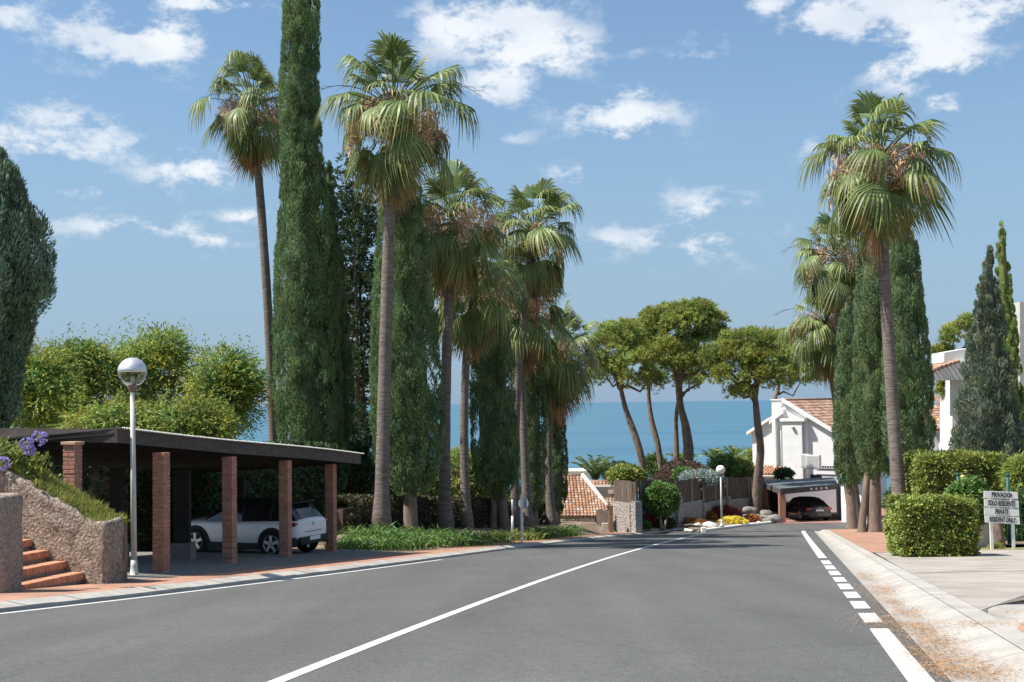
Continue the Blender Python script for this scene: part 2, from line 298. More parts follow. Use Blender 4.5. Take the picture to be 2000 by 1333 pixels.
# ------------------------------------------------------------------ sky
def build_sky():
    nt = world.node_tree; N = nt.nodes; L = nt.links
    bg = N['Background']; bg.inputs['Strength'].default_value = SKY_STRENGTH
    st = N.new('ShaderNodeTexSky'); st.sky_type = 'NISHITA'; st.sun_disc = False
    st.sun_elevation = SUN_EL; st.sun_rotation = SUN_AZ; st.altitude = 50; st.air_density = 1.0; st.dust_density = 1.2; st.ozone_density = 2.0
    tc = N.new('ShaderNodeTexCoord'); V = tc.outputs['Generated']
    def math_(op, a, b=None, c=None):
        n = N.new('ShaderNodeMath'); n.operation = op
        for i, v in enumerate((a, b, c)):
            if v is None: continue
            if isinstance(v, (int, float)): n.inputs[i].default_value = v
            else: L.new(v, n.inputs[i])
        return n.outputs[0]
    sx = N.new('ShaderNodeSeparateXYZ'); L.new(V, sx.inputs[0])
    x, y, z = sx.outputs
    az = math_('ARCTAN2', x, y); el = math_('ARCSINE', z)
    def noise(scale, detail, rough=.55, off=0.0, sz=1.7):
        mp = N.new('ShaderNodeMapping'); mp.inputs['Location'].default_value = (off, off * .7, 0); mp.inputs['Scale'].default_value = (1, 1, sz); L.new(V, mp.inputs['Vector'])
        n = N.new('ShaderNodeTexNoise'); n.inputs['Scale'].default_value = scale; n.inputs['Detail'].default_value = detail; n.inputs['Roughness'].default_value = rough
        L.new(mp.outputs[0], n.inputs['Vector']); return n.outputs['Fac']
    nf = noise(20.0, 9, .64, 3.1); nl = noise(4.5, 3, .5, 8.3); ns = noise(11.0, 4, .55, 21.0)
    blobs = [(1790,25,290,55,1.0),(1800,110,120,60,.85),(1500,15,70,22,.6),(1840,200,45,32,.6),(960,50,140,62,.95),(1050,95,110,50,.9),(985,165,75,45,.75),
             (1200,235,110,42,.85),(1240,180,60,25,.5),(1240,100,40,14,.35),(235,75,140,55,.95),(30,30,60,40,.6),(400,8,130,18,.7),(95,265,150,55,.85),(380,330,110,40,.7),(170,140,70,18,.35),
             (160,365,45,18,.55),(250,445,160,28,.6),(420,465,90,22,.55),(1350,110,70,12,.55),(1400,410,110,40,.62),(1350,465,150,45,.58),(1200,470,60,30,.45),(1115,335,50,25,.6),
             (490,425,60,18,.6),(1580,290,30,22,.4),(1010,270,40,14,.4),(540,350,60,30,.4),(300,280,40,20,.3),(1230,420,60,30,.3)]
    cae = N.new('ShaderNodeCombineXYZ'); L.new(az, cae.inputs[0]); L.new(el, cae.inputs[1]); ae = cae.outputs[0]
    tot = None
    for (bx, by, sx_, sy_, w) in blobs:
        d = ray(bx, by); d = d / np.linalg.norm(d)
        a0 = math.atan2(d[0], d[1]); e0 = math.asin(d[2])
        vm = N.new('ShaderNodeVectorMath'); vm.operation = 'MULTIPLY_ADD'; L.new(ae, vm.inputs[0])
        vm.inputs[1].default_value = (F / (sx_ * .9), F / (sy_ * .9), 0); vm.inputs[2].default_value = (-a0 * F / (sx_ * .9), -e0 * F / (sy_ * .9), 0)
        vd = N.new('ShaderNodeVectorMath'); vd.operation = 'DOT_PRODUCT'; L.new(vm.outputs[0], vd.inputs[0]); L.new(vm.outputs[0], vd.inputs[1])
        g = math_('EXPONENT', math_('MULTIPLY_ADD', vd.outputs['Value'], -0.7, math.log(w)))
        tot = g if tot is None else math_('MAXIMUM', tot, g)
    # outside the frame the same kind of broken cloud goes on
    ina = math_('LESS_THAN', math_('ABSOLUTE', math_('ADD', az, 0.0)), 0.42)
    ine = math_('LESS_THAN', el, 0.31)
    inside = math_('MULTIPLY', ina, ine)
    gen = N.new('ShaderNodeMapRange'); L.new(nl, gen.inputs[0]); gen.inputs[1].default_value = .48; gen.inputs[2].default_value = .72
    low = N.new('ShaderNodeMapRange'); L.new(el, low.inputs[0]); low.inputs[1].default_value = .08; low.inputs[2].default_value = .2
    outc = math_('MULTIPLY', math_('MULTIPLY', gen.outputs[0], low.outputs[0]), math_('SUBTRACT', 1.0, inside))
    cover = math_('MAXIMUM', tot, outc)
    # density = coverage pushed by noise
    dens = math_('ADD', math_('MULTIPLY', cover, .95), math_('MULTIPLY', math_('SUBTRACT', nf, 0.5), 4.2))
    dm = N.new('ShaderNodeMapRange'); dm.interpolation_type = 'SMOOTHSTEP'; L.new(dens, dm.inputs[0]); dm.inputs[1].default_value = .22; dm.inputs[2].default_value = .95
    alpha = math_('MULTIPLY', dm.outputs[0], math_('MINIMUM', math_('MULTIPLY', cover, 1.55), 0.86))
    # cloud tone
    cr = N.new('ShaderNodeValToRGB'); cr.color_ramp.elements[0].position = .35; cr.color_ramp.elements[1].position = .62
    cr.color_ramp.elements[0].color = (5.0, 5.5, 6.1, 1); cr.color_ramp.elements[1].color = (6.6, 6.75, 6.9, 1); L.new(ns, cr.inputs[0])
    # pale haze towards the horizon over the sea
    hz = N.new('ShaderNodeMapRange'); hz.interpolation_type = 'SMOOTHSTEP'; L.new(el, hz.inputs[0]); hz.inputs[1].default_value = .30; hz.inputs[2].default_value = -.02
    hz.inputs[3].default_value = 0.20; hz.inputs[4].default_value = .85
    hm = N.new('ShaderNodeMix'); hm.data_type = 'RGBA'; L.new(hz.outputs[0], hm.inputs['Factor']); L.new(st.outputs[0], hm.inputs['A']); hm.inputs['B'].default_value = (2.75, 3.3, 4.3, 1)
    tn = N.new('ShaderNodeMix'); tn.data_type = 'RGBA'; tn.blend_type = 'MULTIPLY'; tn.inputs['Factor'].default_value = 1
    L.new(hm.outputs['Result'], tn.inputs['A']); tn.inputs['B'].default_value = (.76, .91, .97, 1)
    mx = N.new('ShaderNodeMix'); mx.data_type = 'RGBA'; L.new(alpha, mx.inputs['Factor']); L.new(tn.outputs['Result'], mx.inputs['A']); L.new(cr.outputs[0], mx.inputs['B'])
    L.new(mx.outputs['Result'], bg.inputs['Color'])
build_sky()

# ------------------------------------------------------------------ mesh helpers
ORG = {}
class MB:
    def __init__(s): s.v = []; s.f = []; s.c = []
    def add(s, V, Fc, col=None):
        n = len(s.v); s.v += [tuple(p) for p in V]; s.f += [tuple(i + n for i in f) for f in Fc]
        s.c += [col or (1, 1, 1)] * len(V); return s
    def box(s, c, h, ax=None, col=None):
        c = np.array(c, float)
        X, Y, Z = (np.eye(3) if ax is None else np.array(ax, float))
        V = [c + X * h[0] * i + Y * h[1] * j + Z * h[2] * k for k in (-1, 1) for j in (-1, 1) for i in (-1, 1)]
        return s.add(V, [(0,2,3,1),(4,5,7,6),(0,1,5,4),(2,6,7,3),(0,4,6,2),(1,3,7,5)], col)
    def tube(s, path, rad, n=8, col=None, caps=True):
        P = [np.array(p, float) for p in path]; m = len(P)
        rad = [rad] * m if np.isscalar(rad) else rad
        V = []; ref = None
        for i in range(m):
            t = P[min(i + 1, m - 1)] - P[max(i - 1, 0)]; t = t / (np.linalg.norm(t) + 1e-9)
            if ref is None:
                a = np.array([0, 0, 1.0]) if abs(t[2]) < .9 else np.array([1.0, 0, 0])
                ref = np.cross(t, a); ref /= np.linalg.norm(ref)
            ref = ref - t * ref.dot(t); ref /= np.linalg.norm(ref); b = np.cross(t, ref)
            for k in range(n):
                an = 2 * math.pi * k / n; V.append(P[i] + (ref * math.cos(an) + b * math.sin(an)) * rad[i])
        Fc = [(i * n + k, i * n + (k + 1) % n, (i + 1) * n + (k + 1) % n, (i + 1) * n + k) for i in range(m - 1) for k in range(n)]
        if caps: Fc += [tuple(range(n))[::-1], tuple((m - 1) * n + k for k in range(n))]
        return s.add(V, Fc, col)
    def lathe(s, prof, c, n=16, col=None):
        V = [(c[0] + r * math.cos(2 * math.pi * k / n), c[1] + r * math.sin(2 * math.pi * k / n), c[2] + z) for r, z in prof for k in range(n)]
        m = len(prof)
        Fc = [(i * n + k, i * n + (k + 1) % n, (i + 1) * n + (k + 1) % n, (i + 1) * n + k) for i in range(m - 1) for k in range(n)]
        Fc += [tuple(range(n))[::-1], tuple((m - 1) * n + k for k in range(n))]
        return s.add(V, Fc, col)
    def prism(s, poly, d):
        """poly: 3-D points of one face, d: extrusion vector"""
        n = len(poly); d = np.array(d, float)
        V = [np.array(p, float) for p in poly] + [np.array(p, float) + d for p in poly]
        return s.add(V, [tuple(range(n)), tuple(range(2 * n - 1, n - 1, -1))] + [(i, (i + n), (i + 1) % n + n, (i + 1) % n) for i in range(n)])
    def strip(s, rows):
        """rows of equal-length point lists -> grid"""
        m = len(rows[0]); V = [p for r in rows for p in r]
        return s.add(V, [(i * m + j, i * m + j + 1, (i + 1) * m + j + 1, (i + 1) * m + j) for i in range(len(rows) - 1) for j in range(m - 1)])

def origin_of(p): return ORG.get(p.name, np.zeros(3)) if p is not None else np.zeros(3)
def mk(name, mb, mat, parent=None, smooth=False, local=False, fix=True, bevel=0.0):
    me = bpy.data.meshes.new(name)
    o0 = np.zeros(3) if local else origin_of(parent)
    V = np.array(mb.v) - o0
    me.from_pydata(V.tolist(), [], mb.f)
    if fix or bevel:
        bm = bmesh.new(); bm.from_mesh(me); bmesh.ops.recalc_face_normals(bm, faces=bm.faces)
        if bevel:
            bmesh.ops.bevel(bm, geom=[e for e in bm.edges if e.is_manifold and e.calc_face_angle(0) > .5], offset=bevel, segments=2, affect='EDGES', profile=.5)
        bm.to_mesh(me); bm.free()
    if not bevel and mb.c and any(c != (1, 1, 1) for c in mb.c):
        a = me.color_attributes.new('Col', 'FLOAT_COLOR', 'POINT')
        a.data.foreach_set('color', np.c_[np.array(mb.c), np.ones(len(mb.c))].astype(np.float32).ravel())
    elif mat.node_tree.nodes.get('Attribute'):
        a = me.color_attributes.new('Col', 'FLOAT_COLOR', 'POINT')
        a.data.foreach_set('color', np.ones(len(me.vertices) * 4, np.float32))
    if smooth: me.polygons.foreach_set('use_smooth', [True] * len(me.polygons))
    me.materials.append(mat)
    return link(name, me, parent, o0 if local is False else None)
def link(name, me, parent=None, o0=None):
    o = bpy.data.objects.new(name, me); COL.objects.link(o)
    if parent is not None:
        o.parent = parent; ORG[o.name] = origin_of(parent)
    return o
def fast(name, V, Q, Cc, mat, parent=None, smooth=False, local=False):
    """numpy quads/tris mesh with point colours"""
    o0 = np.zeros(3) if local else origin_of(parent)
    me = bpy.data.meshes.new(name); V = (V - o0).astype(np.float32); k = Q.shape[1]
    me.vertices.add(len(V)); me.vertices.foreach_set('co', V.ravel())
    me.loops.add(Q.size); me.loops.foreach_set('vertex_index', Q.astype(np.int32).ravel())
    me.polygons.add(len(Q)); me.polygons.foreach_set('loop_start', np.arange(0, Q.size, k, dtype=np.int32))
    me.update(calc_edges=True)
    a = me.color_attributes.new('Col', 'FLOAT_COLOR', 'POINT')
    a.data.foreach_set('color', np.c_[Cc, np.ones(len(Cc))].astype(np.float32).ravel())
    if smooth: me.polygons.foreach_set('use_smooth', [True] * len(me.polygons))
    me.materials.append(mat)
    return link(name, me, parent)
def tag(o, label=None, cat=None, group=None, kind=None):
    if label: o['label'] = label
    if cat: o['category'] = cat
    if group: o['group'] = group
    if kind: o['kind'] = kind
    return o
def thing(name, label, cat, loc, group=None, rz=0.0):
    o = bpy.data.objects.new(name, None); COL.objects.link(o); o.location = loc; o.rotation_euler = (0, 0, rz)
    o.empty_display_size = .2
    ORG[o.name] = np.array(loc, float); return tag(o, label, cat, group)
def struct(o): return tag(o, kind='structure')

# ------------------------------------------------------------------ foliage helpers
def unit(a): return a / (np.linalg.norm(a, axis=-1, keepdims=True) + 1e-9)
def leaves(c, a, ln, wd, col, g=None, flat=None):
    """rhombus leaves: centres c, axes a, length, width, colour"""
    g = g or rng; n = len(c); a = unit(a)
    w = g.normal(size=(n, 3))
    if flat is not None: w = np.cross(a, unit(flat) + np.array([0, 0, .75]) + .5 * w)
    w = unit(w - a * (w * a).sum(1, keepdims=True))
    ln = np.broadcast_to(ln, (n,))[:, None]; wd = np.broadcast_to(wd, (n,))[:, None]
    V = np.stack([c - a * ln * .5, c + w * wd * .5 - a * ln * .08, c + a * ln * .5, c - w * wd * .5 - a * ln * .08], 1).reshape(-1, 3)
    Q = np.arange(4 * n).reshape(n, 4)
    return V, Q, np.repeat(col, 4, 0)
def join(parts):
    Vs, Qs, Cs = [], [], []; k = 0
    for V, Q, C in parts: Vs.append(V); Qs.append(Q + k); Cs.append(C); k += len(V)
    return np.concatenate(Vs), np.concatenate(Qs), np.concatenate(Cs)
def tint(n, amp=.22, yel=.10, g=None):
    g = g or rng
    v = 1 + amp * g.normal(size=(n, 1)); y = yel * g.normal(size=(n, 1))
    return np.clip(np.concatenate([v * (1 + y), v, v * (1 - y)], 1), .35, 2.0)
def tuft(P, D, k, Lc, rc, ln, wd, up=.0, amp=.22, yel=.1, jit=.5, leafamp=.12, taper=True, g=None, flat=None):
    """k leaves in a flame-shaped tuft at each point P along D"""
    g = g or rng; n = len(P); D = unit(D)
    ct = tint(n, amp, yel, g)
    u = g.random((n, k, 1)); off = g.normal(size=(n, k, 3)); off = off - D[:, None] * (off * D[:, None]).sum(2, keepdims=True)
    rr = rc * (1 - .75 * u if taper else np.ones_like(u))
    c = P[:, None] + D[:, None] * u * Lc + off * rr * .6
    a = D[:, None] + off * jit + np.array([0, 0, up])
    col = ct[:, None] * (1 + leafamp * g.normal(size=(n, k, 1)))
    m = n * k
    return leaves(c.reshape(m, 3), a.reshape(m, 3), ln * (.7 + .6 * g.random(m)), wd * (.7 + .6 * g.random(m)), col.reshape(m, 3), g, None if flat is None else np.repeat(flat, k, 0))
def blob_points(c, r, n, g=None, lo=.55, upbias=.0):
    g = g or rng
    d = unit(g.normal(size=(n, 3)) + np.array([0, 0, upbias])); s = lo + (1 - lo) * g.random((n, 1)) ** .6
    return np.array(c) + d * s * np.array(r), d

# ================================================================== GROUND
def ground():
    xs = np.unique(np.concatenate([np.linspace(-700, -60, 9), np.linspace(-60, -24, 10), np.arange(-24, 46, .75), np.linspace(46, 90, 9), np.linspace(90, 900, 9)]))
    ys = np.unique(np.concatenate([np.linspace(-60, 4, 9), np.arange(4, 112, 1.0), np.linspace(112, 200, 12), np.linspace(200, 900, 15)]))
    rows = []
    for Y in ys:
        r = []
        for X in xs:
            z = G(Y) - .07
            if Y < 80 and X < KX(Y) - 1.6: z = G(Y) + bank(X, Y) - .04
            elif X > GR(Y) + 2.2 and Y < 74: z = G(Y) + .06
            if Y > 105: z += 1.2 * mnoise.noise((X * .03, Y * .03, 0))
            r.append((X, Y, z))
        rows.append(r)
    return struct(mk('terrain', MB().strip(rows), LAND, smooth=True, fix=False))
terrain = ground()
sea_rows = [[(x, y, -50.0) for x in (-60000, -4000, -800, 0, 800, 4000, 60000)] for y in (420, 800, 2000, 8000, 30000, 90000)]
struct(mk('sea', MB().strip(sea_rows), water_mat(), fix=False))

def ribbon(fa, fb, y0, y1, off, n=None, m=8, step=1.0):
    ys = np.arange(y0, y1 + step * .5, step)
    return [[((1 - t) * fa(Y) + t * fb(Y), Y, G(Y) + (off(t) if callable(off) else off)) for t in np.linspace(0, 1, m)] for Y in ys]
rb = MB().strip(ribbon(lambda Y: KX(Y) - .02, lambda Y: GL(Y) + .06, 3, 74.5, 0, m=10))
rb.strip(ribbon(lambda Y: KX(min(Y, 76)) - (1.5 if Y > 68 else 0), lambda Y: 60.0, 74.5, 83.5, 0, m=24, step=.75))
road = struct(mk('road', rb, A, fix=False))
def mark(name, fx, w, y0, y1, off=.004):
    ys = np.linspace(y0, y1, max(2, int((y1 - y0) / .8) + 1))
    return mk(name, MB().strip([[(fx(Y) - w / 2, Y, G(Y) + off), (fx(Y) + w / 2, Y, G(Y) + off)] for Y in ys]), WHITE_LINE, road, fix=False)
mark('centre_line', CX, .14, 4, 69.5)
mark('edge_line', lambda Y: KX(Y) + .22, .13, 6, 37.5)
def RY(y): return gp(1640, y)[1]
mark('edge_line', lambda Y: RX(Y) + .10, .20, 3.5, RY(1229.5))
for a, b in [(1217.5,1199),(1190,1175.5),(1169,1157),(1152,1141),(1137,1128),(1124,1115.7),(1112.5,1105),(1102.5,1095)]:
    mark('dash', lambda Y: RX(Y) + .10, .21, RY(a), RY(b))
mark('edge_line', lambda Y: RX(Y) + .10, .22, RY(1090), 74.2)

# left kerb: bevelled concrete stones, single ones as far as they can be told apart
kerb = struct(mk('kerb', MB().strip([[(KX(Y) - .02, Y, G(Y) - .1), (KX(Y) - .05, Y, G(Y) + .055), (KX(Y) - .34, Y, G(Y) + .108), (KX(Y) - .37, Y, G(Y) - .1)] for Y in np.arange(8, 78.1, .6)]), CONCRETE, fix=False))
ks = .62
y = 15.0
while y < 52:
    a, b = y, y + ks - .018
    def sec(Y): return [(KX(Y), Y, G(Y) - .03), (KX(Y) - .02, Y, G(Y) + .06), (KX(Y) - .30, Y, G(Y) + .125), (KX(Y) - .36, Y, G(Y) + .122), (KX(Y) - .36, Y, G(Y) - .03)]
    j = random.uniform(-.006, .006)
    S = [[(p[0], p[1], p[2] + j) for p in sec(Y)] for Y in (a, b)]
    mb = MB().strip(S); mb.f += [(0, 1, 2, 3, 4), (9, 8, 7, 6, 5), (4, 9, 5, 0)]
    mk('kerb_stone', mb, CONCRETE, kerb); y += ks
# left pavement
pav = MB().strip(ribbon(lambda Y: KX(Y) - 1.9 - (.8 if Y < 26 else 0), lambda Y: KX(Y) - .36, 8, 80, .112, m=5))
struct(mk('pavement', pav, PAVE, fix=False))
# gravel floor of the carport
gv = []
for Y in np.arange(25.2, 41.4, .7):
    gv.append([(KX(Y) - 1.88 - d, Y, G(Y) + bank(KX(Y) - 1.9 - d, Y) + .015) for d in np.linspace(0, 12, 16)])
struct(mk('gravel_yard', MB().strip(gv), GRAVEL, fix=False))
# garden bed soil on the left bank
gv = []
for Y in np.arange(41.2, 78, 1.0):
    gv.append([(KX(Y) - 1.9 - d, Y, G(Y) + bank(KX(Y) - 1.9 - d, Y) + .01) for d in np.linspace(0, 6, 14)])
struct(mk('garden_bed', MB().strip(gv), SOIL, fix=False))

# right gutter: shallow concrete dish in cast lengths
gut = struct(mk('gutter', MB().strip(ribbon(GL, GR, 3, 74.3, lambda t: -.03, m=3)), CONCRETE, fix=False))
y = 5.0
def dish(t): return .012 - .055 * math.sin(math.pi * min(1, t * 1.1)) + .05 * t
while y < 74:
    L_ = 1.6 if y < 45 else 5.0
    b = min(y + L_ - .012, 74.2)
    ys = np.linspace(y, b, 3)
    rows = [[(GL(Y) + t * (GR(Y) - GL(Y)), Y, G(Y) + dish(t)) for t in np.linspace(0, 1, 9)] for Y in ys]
    mk('gutter_slab', MB().strip(rows), CONCRETE, gut, smooth=True, fix=False); y += L_
GC = lambda Y: GR(Y) + .16
mk('gutter_edge', MB().strip(ribbon(lambda Y: GR(Y) + .005, lambda Y: GR(Y) + .28, 3, 74.2, lambda t: .065, m=3)), CONCRETE, gut, fix=False)
# brick pavement right, far part
struct(mk('brick_pavement', MB().strip(ribbon(lambda Y: GR(Y) + .285, lambda Y: GR(Y) + 2.3 + (Y - 37) * .02, 36.6, 74.2, .07, m=4)), PAVE, fix=False))
mk('bed_soil', MB().strip(ribbon(lambda Y: GR(Y) + 2.3 + (Y - 37) * .02, lambda Y: GR(Y) + 22, 40.0, 74.2, lambda t: .085 + .35 * t, m=6)), SOIL, fix=False)
struct(bpy.data.objects['bed_soil'])
mk('roadside_edging', MB().strip([[(X, 74.25, G(74.25) + .1), (X, 74.5, G(74.5) + .1), (X, 74.52, G(74.5) - .05)] for X in np.linspace(GR(74) + .3, 60, 20)]), CONCRETE, fix=False)
struct(bpy.data.objects['roadside_edging'])
# driveway slabs
UA = [gp(*q) for q in ((1858, 1223), (1930, 1195), (2000, 1170))]; LB = [gp(*q) for q in ((1925, 1290), (1945, 1274), (2000, 1228))]
def extend(pl, n=4.0):
    d = pl[-1] - pl[-2]; d = d / np.linalg.norm(d); return pl + [pl[-1] + d * n * .5, pl[-1] + d * n * 3]
UA = np.array(extend(UA)); LB = np.array(extend(LB))
def upper_edge(u):
    t = u * (len(UA) - 1); i = min(int(t), len(UA) - 2); return UA[i] + (UA[i + 1] - UA[i]) * (t - i)
def lower_edge(u):
    t = u * (len(LB) - 1); i = min(int(t), len(LB) - 2); return LB[i] + (LB[i + 1] - LB[i]) * (t - i)
dw = struct(mk('driveway', MB().strip(ribbon(lambda Y: GR(Y) + .28, lambda Y: GR(Y) + 26, 14.0, 40.3, -.035, m=12)), SOIL, fix=False))
def slab(e0, e1, z):
    rows = []
    for t in np.linspace(0, 1, 9):
        r = []
        for u in np.linspace(0, 1, 25):
            a, b = e0(u), e1(u); X = a[0] + (b[0] - a[0]) * t; Y = a[1] + (b[1] - a[1]) * t
            X = max(X, GR(Y) + .29); r.append((X, Y, G(Y) + z))
        rows.append(r)
    return mk('concrete_slab', MB().strip(rows), DRIVE, dw, fix=False)
def seam(u): 
    X = GR(25) + .29 + 24 * u; Y = 25.0 + 3.2 * math.sin(u * 1.5) + .12 * math.sin(u * 40); return np.array([max(X, GR(Y) + .29), Y])
def seam2(u): s_ = seam(u); return s_ + (0, .07)
def backe(u): return np.array([GR(37) + .29 + 26 * u, 36.7 + 4.5 * u])
slab(upper_edge, seam, .062); slab(seam2, backe, .064)
# second gutter crossing the drive mouth
rows = []
for u in np.linspace(0, 1, 40):
    a, b = upper_edge(u), lower_edge(u); r = []
    for t in np.linspace(0, 1, 11):
        X = a[0] + (b[0] - a[0]) * t; Y = a[1] + (b[1] - a[1]) * t; X = max(X, GR(Y) + .284)
        r.append((X, Y, G(Y) + .066 - .085 * math.sin(math.pi * t) ** 1.3))
    rows.append(r)
struct(mk('cross_gutter', MB().strip(rows), CONCRETE, smooth=True, fix=False))
rows = []
for u in np.linspace(0, 1, 20):
    b = lower_edge(u); r = []
    for t in np.linspace(0, 1, 6):
        Y = b[1] + (4 - b[1]) * t; X = max(b[0] + .6 * t * u, GR(Y) + .285); r.append((X, Y, G(Y) + .067))
    rows.append(r)
struct(mk('corner_pavement', MB().strip(rows), PAVE, fix=False))
# far paving in front of the garage
rows = [[(X, Y, G(Y) + .012) for X in np.linspace(13.5, 32, 10)] for Y in np.linspace(82.3, 100, 10)]
struct(mk('garage_paving', MB().strip(rows), PAVE_FAR, fix=False))

# dry pine needles gathered in the gutter
def litter():
    C_, A_ = [], []
    spots = []
    for (px, py, sx, sy, n) in [(1690,1125,.16,1.2,900),(1725,1150,.16,.8,900),(1745,1175,.12,.5,500),(1775,1195,.14,.5,600),(1800,1225,.15,.5,900),(1830,1250,.16,.5,900),(1870,1285,.18,.5,900),
                                (1920,1312,.2,.35,900),(1700,1160,.18,1.5,500),(1750,1225,.16,1.1,700),(1800,1280,.14,.6,700),(1840,1310,.12,.4,600),(1935,1230,.35,.25,600),(1985,1205,.4,.15,200),(1640,1075,.3,5,350),(1705,1215,.2,.6,350)]:
        c = gp(px, py)
        n = int(n * .95); d = rng.normal(size=(n, 2)) * (sx * .8, sy); Y = c[1] + d[:, 1]; X = c[0] + d[:, 0] + d[:, 1] * .2
        Z = []
        for x_, y_ in zip(X, Y):
            t = (x_ - GL(y_)) / (GR(y_) - GL(y_))
            z = dish(t) if 0 <= t <= 1 else (.006 if t < 0 else .07)
            if px > 1930: z = .05
            Z.append(G(y_) + z + .008 + random.random() * .012)
        C_.append(np.c_[X, Y, Z])
    c = np.concatenate(C_); n = len(c)
    a = rng.normal(size=(n, 3)) * (1, 1, .12); a[:, 0] += .2
    V, Q, K = leaves(c, a, .062, .0055, tint(n, .25, .08), flat=np.array([0, 0, 1.0]))
    o = fast('fallen_needles', V, Q, K, LITTER); tag(o, 'brown dry pine needles lying in the concrete gutter', 'needles', kind='stuff')
litter()

# ================================================================== LEFT: steps, walls, carport
er = np.array([math.sin(R(17)), math.cos(R(17)), 0]); ea = np.array([-math.cos(R(17)), math.sin(R(17)), 0]); ez = np.array([0, 0, 1.0])
def rough(name, V, Fc, mat, parent=None, cuts=5, amp=.03, bev=.09, sc=5.0):
    me = bpy.data.meshes.new(name); me.from_pydata([tuple(v - origin_of(parent)) for v in V], [], Fc)
    bm = bmesh.new(); bm.from_mesh(me); bmesh.ops.recalc_face_normals(bm, faces=bm.faces)
    if bev: bmesh.ops.bevel(bm, geom=bm.edges[:], offset=bev, segments=3, affect='EDGES', profile=.5)
    bmesh.ops.triangulate(bm, faces=[f for f in bm.faces if len(f.verts) > 4])
    for _ in range(cuts):
        es = [e for e in bm.edges if e.calc_length() > .16]
        if not es: break
        bmesh.ops.subdivide_edges(bm, edges=es, cuts=1, use_grid_fill=True)
        bmesh.ops.triangulate(bm, faces=[f for f in bm.faces if len(f.verts) > 4])
    bm.normal_update()
    for v in bm.verts:
        p = v.co
        v.co = p + v.normal * (amp * (mnoise.noise(p * sc) + .5 * mnoise.noise(p * sc * 2.3)))
    bm.to_mesh(me); bm.free(); me.polygons.foreach_set('use_smooth', [True] * len(me.polygons)); me.materials.append(mat)
    return link(name, me, parent)
PIER = gp(206, 1140, .12)
zg = PIER[2]
def sp(s, w, z): return PIER + ea * s - er * w + ez * z    # s up the stair, w across it towards the camera
def stairs():
    # flank wall on the far side
    prof = [(0, -.3), (0, 1.10), (.32, 1.12), (3.2, 2.55), (5.5, 3.5), (5.5, -.3)]
    V = [sp(s, 0, z) for s, z in prof] + [sp(s, -.62, z) for s, z in prof]; n = len(prof)
    Fc = [tuple(range(n)), tuple(range(2 * n - 1, n - 1, -1))] + [(i, i + n, (i + 1) % n + n, (i + 1) % n) for i in range(n)]
    o = rough('retaining_wall', V, Fc, ROUGH_STONE, None, 5, .05); tag(o, 'sloping rough brown stone wall climbing beside the brick steps', 'wall')
    # near pillar
    P = gp(20, 1157, .12); e2 = np.array([1.0, 0, 0]); 
    prof = [(-.05, -.3), (-.05, 1.60), (3.6, 1.75), (3.6, -.3)]
    q = gp(44, 1154, .12)
    V = [q + ea * s + ez * z for s, z in prof] + [q + ea * s - er * .62 + ez * z for s, z in prof]
    o = rough('stone_pillar', V, [(0, 1, 2, 3), (7, 6, 5, 4), (0, 4, 5, 1), (1, 5, 6, 2), (2, 6, 7, 3), (3, 7, 4, 0)], PILLAR_STONE, None, 5, .035, .1)
    tag(o, 'flat-topped rough stone pillar at the left edge before the brick steps', 'pillar')
    st = thing('brick_steps', 'orange brick steps rising between two rough stone walls', 'steps', tuple(sp(.5, 1.3, 0)))
    W = float(np.dot(PIER - q, er)) - .05
    for k in range(7):
        s0 = .46 + .37 * k; z1 = .19 * (k + 1)
        base = MB().box(sp(s0 + .40, W / 2, z1 / 2 - .03), (.37, W / 2, z1 / 2 - .03), (ea, er, ez))
        step = mk('step', base, MORTAR, st)
        br = MB(); nb = int(W / .085)
        for i in range(nb):
            w = (i + .5) * W / nb; j = random.uniform(-.006, .006); v = random.uniform(.82, 1.12)
            br.box(sp(s0 + .19 + j, w, z1 - .060 + j * .4), (.205, .5 * W / nb - .004, .062), (ea, er, ez), (v, v * random.uniform(.94, 1.05), v))
        tag(mk('brick_course', br, BRICK_STEP, step), kind='stuff')
    # earth behind the flank wall
    prof = [(.15, -.2), (.15, .98), (.35, 1.06), (3.2, 2.48), (5.4, 3.3), (5.4, -.2)]
    mb = MB().prism([sp(s, -.42, z) for s, z in prof], er * .5)
    struct(mk('earth_bank', mb, SOIL))
    # grass on the bank
    n = 5200; s = .15 + 5.0 * rng.random(n) ** 1.1; w = -.12 - .75 * rng.random(n)
    z = np.interp(s, [p[0] for p in prof[1:5]], [p[1] for p in prof[1:5]])
    P = PIER + s[:, None] * ea - w[:, None] * er + z[:, None] * ez
    D = rng.normal(size=(n, 3)) * .45 + (0, 0, 1) + .25 * -ea + .2 * -er
    V = join([tuft(P, D, 3, .12, .05, .22, .018, .2, .22, .18)])
    o = fast('grass', *V, GRASS); tag(o, 'yellow green grass tufts spilling over the sloping stone wall', 'grass', kind='stuff')
    # leafy plant on top of the wall
    base = sp(2.2, -.3, 2.0)
    t = thing('leafy_plant', 'bright yellow-green leafy plant on top of the sloping stone wall', 'plant', tuple(base))
    P = base + np.c_[rng.normal(size=240) * .34, rng.normal(size=240) * .2, rng.random(240) * .5 - .05]
    P[:, 2] -= (P[:, 0] - base[0]) * .45
    fast('foliage', *tuft(P, rng.normal(size=(240, 3)) * .6 + (0, 0, 1), 7, .12, .08, .11, .045, 0, .18, .15), HEDGELEAF, t)
stairs()

